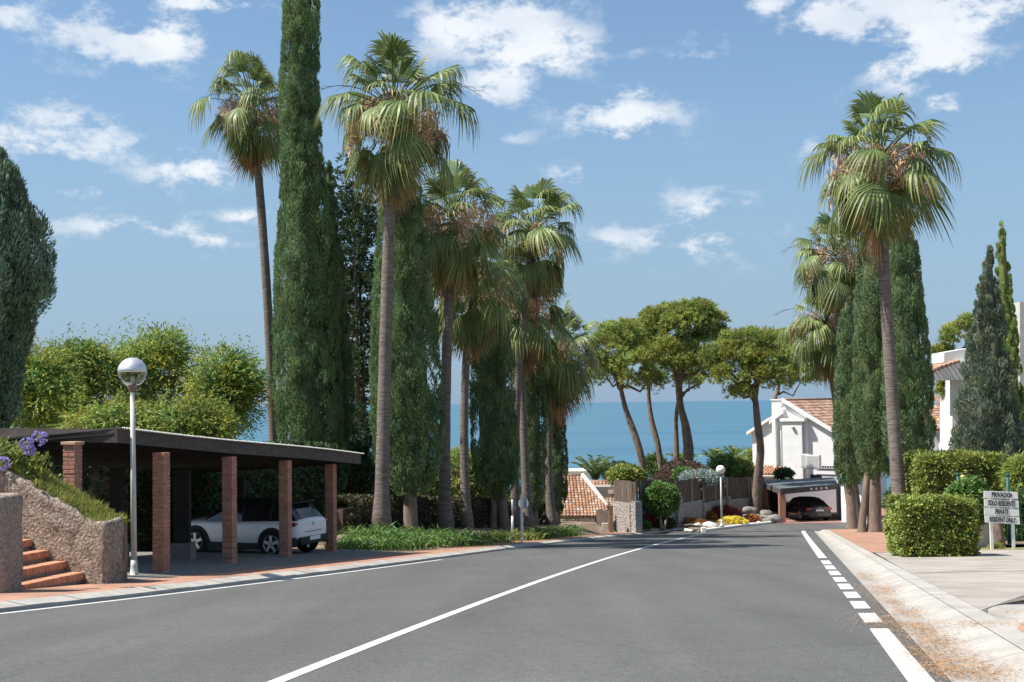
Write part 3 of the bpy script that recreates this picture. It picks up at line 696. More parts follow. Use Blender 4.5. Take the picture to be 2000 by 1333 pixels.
def agapanthus(px0, py0, heads, Y, label):
    b = at(px0, py0, Y); t = thing('agapanthus', label, 'flower', tuple(b))
    for (hx, hy, r) in heads:
        e = at(hx, hy, Y); m = (b + e) / 2 + np.array([0, 0, .10])
        mk('stalk', MB().tube([b, .5 * b + .5 * m + (0, 0, .02), m, .5 * m + .5 * e + (0, 0, .04), e], [.012, .011, .010, .009, .009], 6), GREENLEAF, t)
        k = 46; d = unit(rng.normal(size=(k, 3)) + (.35, 0, .15))
        parts = []
        for q in range(k):
            tip = e + d[q] * r * random.uniform(.75, 1.0)
            nn = 6; off = unit(rng.normal(size=(nn, 3))); off = unit(off - d[q] * (off @ d[q])[:, None])
            parts.append(leaves(tip + d[q] * .012 + off * .016, d[q] * .7 + off, .055, .024, tint(nn, .15, .05)))
        h = fast('flower_head', *join(parts), PURPLE, t); h['kind'] = 'stuff'
        pd = leaves(np.repeat(e[None], k, 0) + d * r * .45, d, r * .95, .007, tint(k, .1))
        fast('flower_stems', *pd, GRASS, h)
agapanthus(-75, 925, [(52, 868, .105), (78, 856, .12), (58, 880, .09)], 22.5, 'long-stalked purple agapanthus heads leaning in over the sloping stone wall')
agapanthus(-45, 955, [(6, 905, .11)], 22.4, 'single purple agapanthus head low at the left edge above the stone wall')

def lamp_post(px, py, pxt, pyt, off, label, opal=False, globe_r=.29):
    b = gp(px, py, off); Y = b[1]; top = at(pxt, pyt, Y)   # centre of the globe
    t = thing('street_lamp', label, 'street lamp', tuple(b), 'globe lamps along the road')
    H = top[2] - b[2]; ax = np.array([(top[0] - b[0]) / H, 0, 1.0])
    pt = lambda z: b + ax * z
    s = globe_r / .29
    mk('base_collar', MB().lathe([(.13, -.1), (.13, .012), (.085, .025), (.068, .2), (.064, .32)], b, 14), STEELPAINT, t, True)
    mk('pole', MB().tube([pt(.3), pt(H * .5), pt(H - .30)], [.060, .054, .046], 12), STEELPAINT, t, True)
    c = pt(H)
    mk('globe_holder', MB().lathe([(.052, -.40 * s), (.075, -.36 * s), (.11 * s, -.28 * s), (.10 * s, -.262 * s)], c, 14), pmat('rusty_holder', (.26, .17, .14), .7, .2, 8), t, True)
    if opal:
        pr = [(globe_r * math.cos(a), globe_r * math.sin(a)) for a in np.linspace(R(-70), R(89), 16)]
        mk('globe', MB().lathe(pr, c, 24), OPAL, t, True)
    else:
        pr = [(globe_r * math.cos(a), globe_r * math.sin(a)) for a in np.linspace(R(4), R(89), 12)]
        mk('globe_cap', MB().lathe([(globe_r * .96, .012)] + pr, c, 28), SILVER, t, True)
        pr = [(globe_r * math.cos(a), globe_r * math.sin(a)) for a in np.linspace(R(-70), R(3), 12)]
        V = MB(); V.lathe(pr, c, 28); V.f = V.f[:-2]
        g = mk('globe_bowl', V, CLEAR, t, True)
        mk('bulb_socket', MB().lathe([(.04, -.27), (.04, -.12), (.028, -.10), (.028, .0)], c, 10), GALV, t, True)
        mk('louvre', MB().box(c + np.array([0, 0, -.06]), (.10, .035, .012)), PLASTIC, t)
lamp_post(262, 1126, 258.5, 727, .13, 'tall globe street lamp with silver cap beside the brown carport')

def carport():
    t = None
    cols = [(142, 26.05, 868), (315, 27.6, 884), (448, 31.6, 892), (557, 35.3, 899), (646, 39.4, 906)]
    base = at(315, 1110, 27.6)
    t = thing('carport', 'long dark brown carport roof on square red brick columns', 'carport', (base[0], base[1], G(27.6) + .2))
    a = R(15); e1 = np.array([math.sin(a), math.cos(a), 0]); e2 = np.array([math.cos(a), -math.sin(a), 0])
    hs = .132
    bm_ = {}
    def brickmesh(key, ex, ey):
        mb = MB().box((0, 0, 0), (ex, ey, .034), (e2, e1, ez)); me_o = mk('brick', mb, BRICK, None, local=True, bevel=.005)
        me = me_o.data; bpy.data.objects.remove(me_o); bm_[key] = me; return me
    A_ = brickmesh('a', hs / 2 - .004, hs); B_ = brickmesh('b', hs, hs / 2 - .004)
    for i, (px, Y, ytop) in enumerate(cols):
        tp = at(px, ytop, Y); z0 = G(Y) + (.2); zt = tp[2]
        c = np.array([tp[0], Y, 0])
        core = mk('brick_column', MB().box(c + (0, 0, (z0 + zt) / 2 - .1), (hs - .014, hs - .014, (zt - z0) / 2 + .1 - .004), (e2, e1, ez)), MORTAR, t)
        nc = max(1, int((zt - z0) / .0805)); hh = (zt - z0) / nc
        for k in range(nc):
            z = z0 + (k + .5) * hh
            for sgn in (-1, 1):
                off = (e2 if k % 2 == 0 else e1) * sgn * hs / 2
                o = bpy.data.objects.new('brick', A_ if k % 2 == 0 else B_); COL.objects.link(o); o.parent = core
                p = c + off + (0, 0, z) - origin_of(t); o.location = tuple(p + rng.normal(size=3) * .0025)
                o.rotation_euler = (0, 0, random.uniform(-.015, .015))
        if i == 0:
            mk('column_cap', MB().box(c + (0, 0, zt + .02), (hs + .03, hs + .03, .03), (e2, e1, ez)), pmat('cap_brick', (.48, .29, .2), .9, .1), t, bevel=.008)
    # fascia boards: kinked line
    def P(px, py, Y): return at(px, py, Y)
    k1b, k1t = P(229, 865, 26.5), P(229, 838.5, 26.5)
    eb, et = P(705, 907, 40.6), P(705, 888.5, 40.6)
    lb, lt = P(-60, 863, 27.3), P(-60, 836, 27.3)
    pieces = [('fascia', lb, lt, k1b, k1t)]
    # long run sagging a little, three boards
    Ys = [26.2, 31.0, 35.8, 40.6]
    def along(t_): 
        b = k1b + (eb - k1b) * t_; tt = k1t + (et - k1t) * t_
        sag = .05 * math.sin(math.pi * t_ * 2.0)
        return b + (0, 0, -sag * .4), tt + (0, 0, -sag * .4)
    T = [0, .36, .70, 1.0]
    for i in range(3):
        b0, t0 = along(T[i]); b1, t1 = along(T[i + 1] - (.0012 if i < 2 else 0)); pieces.append(('fascia', b0, t0, b1, t1))
    for (nm, b0, t0, b1, t1) in pieces:
        d = b1 - b0; d = d / np.linalg.norm(d); nrm = np.cross(d, ez); nrm /= np.linalg.norm(nrm)
        mk(nm, MB().prism([b0, b1, t1, t0], -nrm * .06), DARKWOOD, t)
    # corrugated sheet sitting on the fascia, falling away from the road
    back = np.array([-math.cos(R(9)), math.sin(R(9)), 0])
    rows0, n = [], 220
    mb = MB()
    for j, (sd_, dz) in enumerate([(.10, .0), (-5.4, -.42)]):
        r = []
        for i in range(n * 2 + 1):
            t_ = i / (n * 2); b, tt = along(t_)
            tt = tt + (0, 0, .032 + .016 * math.cos(math.pi * i))
            r.append(tt + back * (-sd_) + ez * dz if sd_ < 0 else tt - back * sd_)
        rows0.append(r)
    mb.strip(rows0)
    mk('corrugated_roof', mb, SHEET, t, fix=False)
    # underside deck and rafters
    b0, t0 = along(0); b1, t1 = along(1)
    d1, d2 = b0 + back * 5.3 - ez * .30, b1 + back * 5.3 - ez * .30
    mk('roof_deck', MB().prism([b0 + back * .07 + ez * .16, b1 + back * .07 + ez * .16, d2 + ez * .12, d1 + ez * .12], (0, 0, .03)), DARKBEAM, t)
    mk('roof_deck', MB().prism([lb + np.array([0, .12, .10]), b0 + np.array([-.05, .12, .10]), b0 + np.array([-.05, 4.5, -.22]), lb + np.array([0, 4.5, -.22])], (0, 0, .03)), DARKBEAM, t)
    for i in range(9):
        b, tt = along(.03 + i * .117)
        mk('rafter', MB().prism([b + back * .08, b + back * 5.2 - ez * .28, b + back * 5.2 - ez * .16, b + back * .08 + ez * .15], e1 * .08), DARKBEAM, t)
    # dark back posts on concrete blocks
    for (px, Y, wd) in [(356, 33.0, .19), (228, 31.5, .15), (470, 40.0, .12)]:
        g = at(px, 900, Y); z0 = G(Y) + .24
        p = mk('back_post', MB().box((g[0], Y, z0 + 1.1), (wd, .12, 1.12)), DARKBEAM, t)
        mk('post_block', MB().box((g[0], Y, z0 + .16), (wd + .09, .24, .26)), PALEPLINTH, p, bevel=.03)
    mk('roof_clip', MB().box(at(461, 875, 33.0) + np.array([.0, -.25, 0]), (.02, .02, .05)), GALV, t)
carport()

# ------------------------------------------------------------------ cars
def make_car(name, label, group, loc, rz, S, paint, roofmat):
    t = thing(name, label, 'car', loc, group, rz)
    Lh = S['L'] / 2
    st = S['stations']      # (x, half width, z bottom, z belt, z centre-top)
    mb = MB(); rows = []
    for (x, w, zb, zs, zc) in st:
        rows.append([(x, -w * .86, zb), (x, -w * .97, zb + .10), (x, -w, zb + (zs - zb) * .45), (x, -w * .985, zb + (zs - zb) * .8), (x, -w * .93, zs), (x, -w * .55, zc - .005), (x, 0, zc),
                     (x, w * .55, zc - .005), (x, w * .93, zs), (x, w * .985, zb + (zs - zb) * .8), (x, w, zb + (zs - zb) * .45), (x, w * .97, zb + .10), (x, w * .86, zb)])
    mb.strip(rows); n = len(rows[0]); m = len(rows)
    mb.f += [tuple(range(n))[::-1], tuple((m - 1) * n + i for i in range(n))]
    for i in range(m - 1): mb.f.append((i * n, (i + 1) * n, (i + 1) * n + n - 1, i * n + n - 1))
    body = mk('body', mb, paint, t, smooth=True, local=True, bevel=0)
    md = body.modifiers.new('subsurf', 'SUBSURF'); md.levels = 1; md.render_levels = 2
    # cabin
    ca = S['cabin']; rows = []
    for (x, w, zb, zt, wt) in ca:
        rows.append([(x, -w, zb), (x, -(w * .5 + wt * .5), zb + (zt - zb) * .55), (x, -wt, zt - .05), (x, -wt * .6, zt), (x, wt * .6, zt), (x, wt, zt - .05), (x, w * .5 + wt * .5, zb + (zt - zb) * .55), (x, w, zb)])
    mb = MB().strip(rows); n = 8; m = len(rows)
    mb.f += [tuple(range(n))[::-1], tuple((m - 1) * n + i for i in range(n))]
    cab = mk('cabin_glass', mb, CARGLASS, t, smooth=False, local=True)
    # roof skin and pillars a little proud of the glass
    up_ = .012
    mb = MB().strip([[(x, -wt - .004, zt - .055 + up_), (x, -wt * .6, zt + up_), (x, wt * .6, zt + up_), (x, wt + .004, zt - .055 + up_)] for (x, w, zb, zt, wt) in ca[1:-1]])
    mk('roof', mb, roofmat, t, True, local=True, fix=False)
    for sgn in (-1, 1):
        for k in S['pillars']:
            x, w, zb, zt, wt = ca[k]
            mk('pillar', MB().tube([(x, sgn * (w + .004), zb), (x, sgn * ((w + wt) * .5 + .006), zb + (zt - zb) * .55), (x, sgn * (wt + .006), zt - .05)], S.get('pw', .035), 6), S.get('pmat', roofmat), t, True, local=True)
    # wheels
    for x in (S['wf'], S['wr']):
        for sgn in (-1, 1):
            yy = sgn * (S['W'] / 2 - .10); r = S['wrad']
            arch = MB().tube([(x + (r + .075) * math.cos(a), sgn * (S['W'] / 2 - .028), r + (r + .065) * math.sin(a)) for a in np.linspace(R(-12), R(192), 16)], .055, 6)
            mk('wheel_arch', arch, S['cladding'], t, True, local=True)
            disc = MB().tube([(x, sgn * (S['W'] / 2 - .06), r), (x, sgn * (S['W'] / 2 + .004), r)], r + .06, 24)
            mk('wheel_well', disc, RUBBER, t, local=True)
            w = mk('wheel', MB().tube([(x, yy - sgn * .11, r), (x, yy - sgn * .09, r), (x, yy + sgn * .105, r), (x, yy + sgn * .125, r)], [r - .03, r, r, r - .03], 24), RUBBER, t, True, local=True)
            rim = MB()
            for k in range(5):
                a = 2 * math.pi * k / 5 + .3; p = np.array([math.cos(a), 0, math.sin(a)]); q = np.array([-math.sin(a), 0, math.cos(a)])
                rim.box(np.array([x, yy + sgn * .128, r]) + p * r * .36, (r * .34, .012, .042), (p, (0, 1, 0), q))
            rim.tube([(x, yy + sgn * .118, r), (x, yy + sgn * .136, r)], .06, 12)
            rim.tube([(x + r * .70 * math.cos(a), yy + sgn * .127, r + r * .70 * math.sin(a)) for a in np.linspace(0, 2 * math.pi, 25)], .02, 5)
            mk('rim', rim, ALLOY, w, local=True)
    for (nm, c, h, mat) in S['bits']:
        mk(nm, MB().box(c, h), mat, t, local=True, bevel=min(h) * .5)
    for (nm, poly, d, mat) in S.get('polys', []):
        mk(nm, MB().prism(poly, d), mat, t, local=True)
    return t
SUV = dict(L=4.15, W=1.79, wf=1.27, wr=-1.29, wrad=.345, pw=.04, pmat=PLASTIC, cladding=PLASTIC, pillars=(2, 3, 4),
    stations=[(-2.08, .66, .52, .92, .96), (-2.02, .80, .36, .98, 1.04), (-1.86, .86, .30, 1.02, 1.06), (-1.5, .895, .26, 1.02, 1.06), (-.8, .89, .24, .98, 1.02), (0, .885, .23, .955, .98), (.8, .89, .24, .94, .98), (1.05, .89, .24, .935, 1.0), (1.5, .885, .27, .91, .985), (1.85, .82, .30, .86, .92), (2.0, .72, .36, .78, .82), (2.07, .58, .45, .68, .70)],
    cabin=[(-1.98, .74, .99, 1.03, .70), (-1.62, .80, .98, 1.43, .60), (-1.2, .82, .97, 1.50, .63), (-.3, .83, .95, 1.53, .65), (.35, .83, .94, 1.49, .63), (1.02, .80, .93, 1.0, .70)],
    bits=[('rear_bumper', (-2.05, 0, .42), (.075, .70, .105), PLASTIC), ('number_plate', (-2.135, 0, .475), (.008, .26, .055), PLATE), ('bumper_side', (-1.86, .80, .40), (.18, .085, .13), PLASTIC), ('bumper_side', (-1.86, -.80, .40), (.18, .085, .13), PLASTIC),
          ('sill', (0, .875, .27), (.88, .03, .085), PLASTIC), ('sill', (0, -.875, .27), (.88, .03, .085), PLASTIC), ('roof_spoiler', (-1.68, 0, 1.455), (.12, .56, .018), PLASTIC),
          ('tail_light', (-1.985, .60, .90), (.05, .22, .035), TAILRED), ('tail_light', (-1.985, -.60, .90), (.05, .22, .035), TAILRED), ('tail_light_housing', (-1.90, .795, .885), (.10, .045, .05), PLASTIC), ('tail_light_housing', (-1.90, -.795, .885), (.10, .045, .05), PLASTIC),
          ('badge', (-2.078, 0, .87), (.008, .05, .05), ALLOY), ('tailgate_seam', (-2.078, 0, .66), (.006, .42, .008), PLASTIC), ('door_handle', (-.75, .895, .80), (.11, .014, .014), CARWHITE), ('door_handle', (-.75, -.895, .80), (.11, .014, .014), CARWHITE), ('door_handle', (.30, .895, .79), (.11, .014, .014), CARWHITE), ('tow_eye', (-2.05, .25, .27), (.03, .04, .05), GALV)])
def place_car(px, py, Y, th, S, name, label, group, paint, roofmat, off):
    c = at(px, py, Y); z = G(Y) + off
    # px,py: rear centre; forward = (-cos th, sin th)
    f = np.array([-math.cos(th), math.sin(th)]) ; loc = (c[0] + f[0] * S['L'] / 2, c[1] + f[1] * S['L'] / 2, z)
    pitch_z = z
    return make_car(name, label, group, loc, math.atan2(f[1], f[0]), S, paint, roofmat)
car1 = place_car(612, 1040, 37.4, R(24), SUV, 'parked_car', 'white SUV with black roof parked under the brown carport', None, CARWHITE, PLASTIC, .20)
SEDAN = dict(L=4.6, W=1.82, wf=1.42, wr=-1.36, wrad=.325, pw=.03, pmat=CARBLACK, cladding=CARBLACK, pillars=(1, 2, 3, 4),
    stations=[(-2.30, .66, .46, .82, .86), (-2.22, .80, .34, .92, .97), (-2.0, .87, .27, .95, 1.0), (-1.5, .905, .24, .95, .99), (-.8, .905, .22, .93, .97), (0, .90, .21, .91, .95), (.9, .90, .21, .89, .95), (1.5, .89, .24, .84, .92), (2.0, .82, .28, .76, .83), (2.25, .66, .34, .66, .70), (2.30, .55, .42, .6, .62)],
    cabin=[(-2.12, .70, .95, .99, .64), (-1.55, .78, .94, 1.30, .56), (-.9, .80, .93, 1.42, .59), (-.1, .81, .91, 1.45, .61), (.45, .80, .90, 1.38, .59), (1.15, .78, .89, .95, .68)],
    bits=[('rear_bumper', (-2.30, 0, .44), (.06, .78, .13), CARBLACK), ('diffuser', (-2.29, 0, .29), (.07, .62, .05), PLASTIC), ('number_plate', (-2.325, 0, .70), (.010, .26, .055), PLATE),
          ('tail_light', (-2.23, .68, .80), (.05, .17, .065), TAILRED), ('tail_light', (-2.23, -.68, .80), (.05, .17, .065), TAILRED), ('badge', (-2.30, 0, .86), (.008, .035, .035), ALLOY),
          ('door_handle', (-.5, .905, .78), (.11, .014, .014), ALLOY), ('wing_mirror', (.62, .97, .98), (.09, .09, .06), CARBLACK), ('wing_mirror', (.62, -.97, .98), (.09, .09, .06), CARBLACK)])

# ================================================================== TREES
def zrow(px, py, Y): return at(px, py, Y)
def cypress(label, rows, Y, base, name='cypress_tree', mat=None, trunks=None, dens=14.0, k=105, leaf=.095, lumps=.55, lsz=1.0, group='columnar cypresses by the road', gap=0.0, loose=0.0, ybase=None, tw=.2, colmul=(1, 1, 1)):
    """rows: (py, left px, right px) outline at depth Y; base: (px,py) foot of the trunk"""
    mat = mat or CYP
    g = np.random.default_rng(int(abs(base[0]) * 7 + 3))
    b = at(base[0], base[1], Y)
    t = thing(name, label, 'tree', tuple(b), group)
    zs, cx, rr = [], [], []
    for (py, l, r) in rows:
        a, c = at(l, py, Y), at(r, py, Y); zs.append((a[2] + c[2]) / 2); cx.append((a[0] + c[0]) / 2); rr.append((c[0] - a[0]) / 2)
    zs, cx, rr = np.array(zs)[::-1], np.array(cx)[::-1], np.array(rr)[::-1]
    H = zs[-1] - zs[0]
    # area-weighted sampling of height
    zz = np.linspace(zs[0], zs[-1], 200); rz = np.interp(zz, zs, rr); cdf = np.cumsum(rz + .12); cdf /= cdf[-1]
    area = 2 * math.pi * float(rz.mean() * (zz[-1] - zz[0]))
    n = int(area * dens * lumps)
    z = np.interp(g.random(n), cdf, zz); phi = g.random(n) * 2 * math.pi
    r = np.interp(z, zs, rr); x0 = np.interp(z, zs, cx)
    seed = g.random() * 50
    def lump(p, zq, rq):
        a = np.array([mnoise.noise((math.cos(pp) * 1.9 + seed, math.sin(pp) * 1.9, zz_ * .30)) for pp, zz_ in zip(p, zq)])
        if loose: a = a + 1.4 * np.array([mnoise.noise((math.cos(pp) * 4.6 + seed, math.sin(pp) * 4.6 + 7, zz_ * 1.1)) for pp, zz_ in zip(p, zq)])
        return 1 + (.16 + loose) * a
    lm = lump(phi, z, r)
    ls = lsz * (.75 + .5 * g.random(n)) * np.clip(r / .8, .45, 1.0)
    rad = np.maximum(.02, r * lm - .17 * ls) * (1 + .03 * g.normal(size=n))
    P = np.c_[x0 + rad * np.cos(phi), Y + rad * np.sin(phi), z]
    out = np.c_[np.cos(phi), np.sin(phi), np.zeros(n)]
    d = unit(g.normal(size=(n, k, 3)) + out[:, None] * 1.1 + np.array([0, 0, .45]))
    c = P[:, None] + d * np.array([.23, .23, .40]) * ls[:, None, None] * (.8 + .3 * g.random((n, k, 1)))
    ax = d * (.5 + loose * 2) + np.array([0, 0, 1.0 - 2 * loose]) + g.normal(size=(n, k, 3)) * .28
    col = tint(n, .15, .07, g)[:, None] * (1 + .15 * g.normal(size=(n, k, 1)))
    m_ = n * k
    V, Q, K = leaves(c.reshape(m_, 3), ax.reshape(m_, 3), leaf * 1.55 * (.7 + .6 * g.random(m_)), leaf * .36 * (.7 + .6 * g.random(m_)), col.reshape(m_, 3), g, d.reshape(m_, 3))
    K = K * np.array(colmul)
    # core of dense inner twigs, leaf tint darkened to stand for inner shade
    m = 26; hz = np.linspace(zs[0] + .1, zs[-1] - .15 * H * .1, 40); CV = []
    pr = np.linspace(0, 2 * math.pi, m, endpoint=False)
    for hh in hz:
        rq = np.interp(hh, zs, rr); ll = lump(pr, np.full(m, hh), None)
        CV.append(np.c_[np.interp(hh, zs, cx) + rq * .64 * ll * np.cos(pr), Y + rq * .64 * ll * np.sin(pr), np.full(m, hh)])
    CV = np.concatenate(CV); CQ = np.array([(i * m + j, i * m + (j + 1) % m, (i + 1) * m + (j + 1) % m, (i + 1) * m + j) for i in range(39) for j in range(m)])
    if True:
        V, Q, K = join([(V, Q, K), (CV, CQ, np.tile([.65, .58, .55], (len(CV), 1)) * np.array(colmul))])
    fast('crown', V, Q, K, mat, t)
    for (px, py, w) in (trunks or [(base[0], base[1], tw)]):
        q = at(px, py, Y); top = np.array([np.interp(zs[0] + .9, zs, cx) * .6 + q[0] * .4, Y, zs[0] + 1.2])
        gz = q[2]
        mk('trunk', MB().tube([q + (0, 0, -.25), q + (0, 0, .0), q + (0, 0, .35), q * .5 + top * .5, top], [w * 1.5, w * 1.35, w * 1.02, w * .92, w * .6], 12), CYPBARK, t, True)
    return t
TALL = [(-70,582,592),(-30,562,610),(0,551,621),(150,551,623),(330,550,631),(420,545,644),(500,541,653),(600,539,660),(700,538,665),(800,541,667),(880,546,668),(950,562,650)]
cypress('tallest cypress, cut by the top of the picture, behind the brown carport', TALL, 50, (606, 1042), dens=17, tw=.22)
cypress('dark cypress half merged into the right side of the tallest cypress', [(322,638,644),(360,632,655),(450,630,664),(560,628,676),(700,628,687),(800,630,691),(870,632,689),(950,642,676)], 51.2, (655, 1042), dens=17)
cypress('dark broad cypress right behind the big leaning-forward palm trunk', [(345,778,795),(372,748,818),(450,738,832),(550,732,842),(650,728,851),(750,726,857),(850,728,860),(905,736,858),(940,760,838),(962,782,818)], 48.5, (803, 1062), dens=15, tw=.27)
cypress('cypress on two stems between two palm trunks on the left bank', [(580,950,975),(640,931,990),(700,923,998),(800,921,1006),(880,923,1010),(930,931,1010),(955,946,1003),(972,960,990)], 59, (963, 1048), dens=15, trunks=[(963, 1050, .17), (986, 1048, .23)])
cypress('dark cypress behind the round road sign', [(640,1030,1040),(700,1011,1057),(800,1001,1065),(900,1003,1067),(960,1009,1065),(990,1022,1053)], 66.5, (1045, 1040), dens=13, k=84, leaf=.11, tw=.2)
cypress('last cypress of the left row, beside the tiled roof', [(775,1080,1092),(820,1070,1102),(900,1063,1107),(960,1065,1108),(985,1075,1103),(1000,1083,1097)], 69.6, (1089, 1042), dens=13, k=84, leaf=.11, tw=.18)
RG = 'cypresses in the right-hand clump'
cypress('narrow leftmost cypress of the right-hand clump', [(585,1650,1660),(640,1637,1675),(750,1629,1684),(850,1627,1688),(920,1633,1688),(950,1647,1682)], 74.5, (1664, 1037), dens=13, k=84, leaf=.11, group=RG, tw=.3)
cypress('middle cypress of the right-hand clump, behind the palm trunk', [(432,1692,1718),(500,1676,1738),(650,1669,1748),(800,1667,1752),(880,1672,1748),(925,1687,1738)], 66.5, (1708, 1046), dens=14, k=90, leaf=.105, group=RG, trunks=[(1708, 1046, .36), (1684, 1040, .2)])
cypress('rightmost dark cypress of the right-hand clump', [(405,1738,1768),(470,1731,1788),(560,1729,1800),(650,1727,1810),(780,1727,1817),(860,1730,1820),(888,1742,1812),(915,1757,1790)], 62.5, (1735, 1046), dens=14, k=90, leaf=.105, group=RG, trunks=[(1738, 1050, .2)])
cypress('bright green pointed cypress at the far right edge', [(440,1956,1960),(480,1947,1967),(540,1946,1973),(620,1949,1983),(700,1951,1992),(800,1952,1999),(900,1957,2000),(960,1970,1995)], 60, (1980, 1035), dens=14, colmul=(1.5, 1.35, .9))
cypress('loose greyish dark cypress left of the bright pointed cypress', [(487,1929,1935),(530,1917,1943),(600,1905,1957),(680,1895,1968),(760,1883,1979),(840,1875,1988),(900,1875,1984),(945,1893,1968)], 52, (1932, 1030), mat=CYPG, dens=15, k=84, leaf=.11, loose=.10)
cypress('bushy grey-green conifer filling the left edge', [(300,-8,4),(350,-55,30),(420,-90,58),(480,-110,82),(560,-120,84),(640,-115,60),(720,-110,44),(810,-95,20),(860,-80,6)], 40, (-25, 1060), name='conifer_tree', mat=CYPG, dens=12, k=130, lsz=1.6, leaf=.12, group='', loose=.10, colmul=(1.05, 1.1, 1.0))

# ---- fan palms
def frond_mesh(seed, pitch, Lp, Lb, spread, n, droop, dead=False, curve=5, kink=12):
    g = np.random.default_rng(seed); mb_v, mb_f, mb_c = [], [], []
    def addv(p, c): mb_v.append(p); mb_c.append(c); return len(mb_v) - 1
    # petiole
    pts = []; p = np.zeros(3); an = pitch
    N_ = 6
    for i in range(N_ + 1):
        pts.append(p.copy()); d = np.array([math.cos(an), 0, math.sin(an)]); p = p + d * Lp / N_; an -= R(curve)
    an = an - R(kink)
    E_ = pts[-1]; tdir = np.array([math.cos(an), 0, math.sin(an)]); nrm = np.array([-math.sin(an), 0, math.cos(an)]); side = np.array([0, 1.0, 0])
    pc = (1.15, 1.1, .8)
    for i in range(N_):
        w0, w1 = .030 - .015 * i / N_, .030 - .015 * (i + 1) / N_
        a = [addv(pts[i] + side * w0, pc), addv(pts[i] - side * w0, pc), addv(pts[i + 1] - side * w1, pc), addv(pts[i + 1] + side * w1, pc)]
        b = [addv(pts[i] + nrm * w0, pc), addv(pts[i] - nrm * w0, pc), addv(pts[i + 1] - nrm * w1, pc), addv(pts[i + 1] + nrm * w1, pc)]
        mb_f.append(a); mb_f.append(b)
    S_ = [0, .30, .56, .72, .86, 1.0]
    th = np.linspace(-spread, spread, n)
    base = (1.0, 1.0, 1.0)
    cup = g.uniform(.05, .35)
    for i, a in enumerate(th):
        d = tdir * math.cos(a) + side * math.sin(a) - nrm * cup * abs(math.sin(a)); d /= np.linalg.norm(d)
        w = np.cross(nrm, d); w /= np.linalg.norm(w)
        Lg = Lb * (.72 + .28 * math.cos(a * .8)) * g.uniform(.9, 1.06)
        hw = .5 * (2 * spread / n) * Lg * 1.05
        tw_ = g.uniform(-.35, .35); dr = droop * g.uniform(.7, 1.35)
        prev = None; sgn = 1 if i % 2 else -1
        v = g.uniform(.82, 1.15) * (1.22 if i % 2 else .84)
        for s in S_:
            q = E_ + d * s * Lg
            bend = max(0, s - .48)
            q = q + np.array([0, 0, -1.0]) * dr * Lg * bend ** 1.7 - d * Lg * .35 * dr * bend ** 2.4
            hwid = hw * s if s <= .57 else hw * .52 * (1 - (s - .56) / .44) ** .8 + .0022
            til = sgn * .35 * hwid
            wv = w * math.cos(tw_ * s * 2) + nrm * math.sin(tw_ * s * 2)
            yel = max(0, (s - .45)) * g.uniform(0, 1.9)
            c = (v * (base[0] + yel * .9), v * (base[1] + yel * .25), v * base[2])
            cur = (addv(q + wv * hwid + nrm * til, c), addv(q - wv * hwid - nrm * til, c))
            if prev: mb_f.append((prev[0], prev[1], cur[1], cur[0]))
            prev = cur
    return np.array(mb_v), np.array(mb_f), np.array(mb_c)
def make_data(name, V, Q, C, mat):
    o = fast(name, V, Q, C, mat); me = o.data; bpy.data.objects.remove(o); return me
CL = {}
for cls, (p0, p1, dr, sp_, cu, kk, lp) in dict(up=(R(55), R(86), .6, R(74), 1.5, 0, 1.1), high=(R(22), R(55), 1.3, R(84), 3, 4, 1.35), mid=(R(-8), R(25), 1.9, R(80), 5, 12, 1.4), low=(R(-45), R(-15), 1.7, R(70), 4, 10, 1.3), hang=(R(-76), R(-55), .9, R(50), 2, 5, .95)).items():
    CL[cls] = [make_data('frond', *frond_mesh(100 + 7 * i + len(cls) * 31, p0 + (p1 - p0) * i / 5, lp * (.85 + .06 * i), .92 + .04 * (i % 3), sp_, 24, dr * (.8 + .12 * i), curve=cu, kink=kk), FROND) for i in range(6)]
DEAD = [make_data('dead_frond', *frond_mesh(300 + i, R(-86 + 4 * i), .5, 1.45, R(30), 18, .5, True, 1, 3), DEADFROND) for i in range(3)]
LOWDRY = [make_data('dry_frond', *frond_mesh(330 + i, R(-66 + 6 * i), .8, 1.05, R(62), 24, .9 + .3 * i), DRYFROND) for i in range(3)]
def flower_mesh(seed):
    g = np.random.default_rng(seed); parts = []
    st = [np.array([0, 0, 0.0])]; an = R(35)
    for i in range(7): st.append(st[-1] + np.array([math.cos(an), 0, math.sin(an)]) * .225); an -= R(20)
    st = np.array(st)
    for i in range(2, 8):
        n = 70; p = st[i] + g.normal(size=(n, 3)) * (.10, .12, .12); p[:, 2] -= g.random(n) * .85 * (1.1 - i * .06)
        parts.append(leaves(p, g.normal(size=(n, 3)) * .5 + (0, 0, -1), .21, .034, tint(n, .2, .05, g), g))
    for i in range(7):
        m = (st[i] + st[i + 1]) / 2
        for _ in range(2): parts.append(leaves(m[None], (st[i + 1] - st[i])[None], .2, .035, np.ones((1, 3)) * .9, g))
    return join(parts)
FLOW = [make_data('flower_cluster', *flower_mesh(50 + i), FLOWERSTALK) for i in range(3)]
def stalk_mesh(seed):
    g = np.random.default_rng(seed); V, Q = [], []
    p = np.zeros(3); an = R(g.uniform(35, 60)); pts = [p]
    for i in range(10): p = p + np.array([math.cos(an), 0, math.sin(an)]) * .27; pts.append(p); an -= R(10)
    mb = MB().tube(pts, list(np.linspace(.018, .005, 11)), 5)
    for k in (5, 7, 8, 9):
        mb.tube([pts[k], pts[k] + np.array([.25, g.uniform(-.15, .15), -.02]), pts[k] + np.array([.42, g.uniform(-.25, .25), -.16])], [.007, .005, .003], 4)
    o = mk('old_stalk', mb, BLACKMETALISH, None, True); me = o.data; bpy.data.objects.remove(o); return me
BLACKMETALISH = pmat('dark_stalk', (.055, .045, .035), .8, .2, 5)
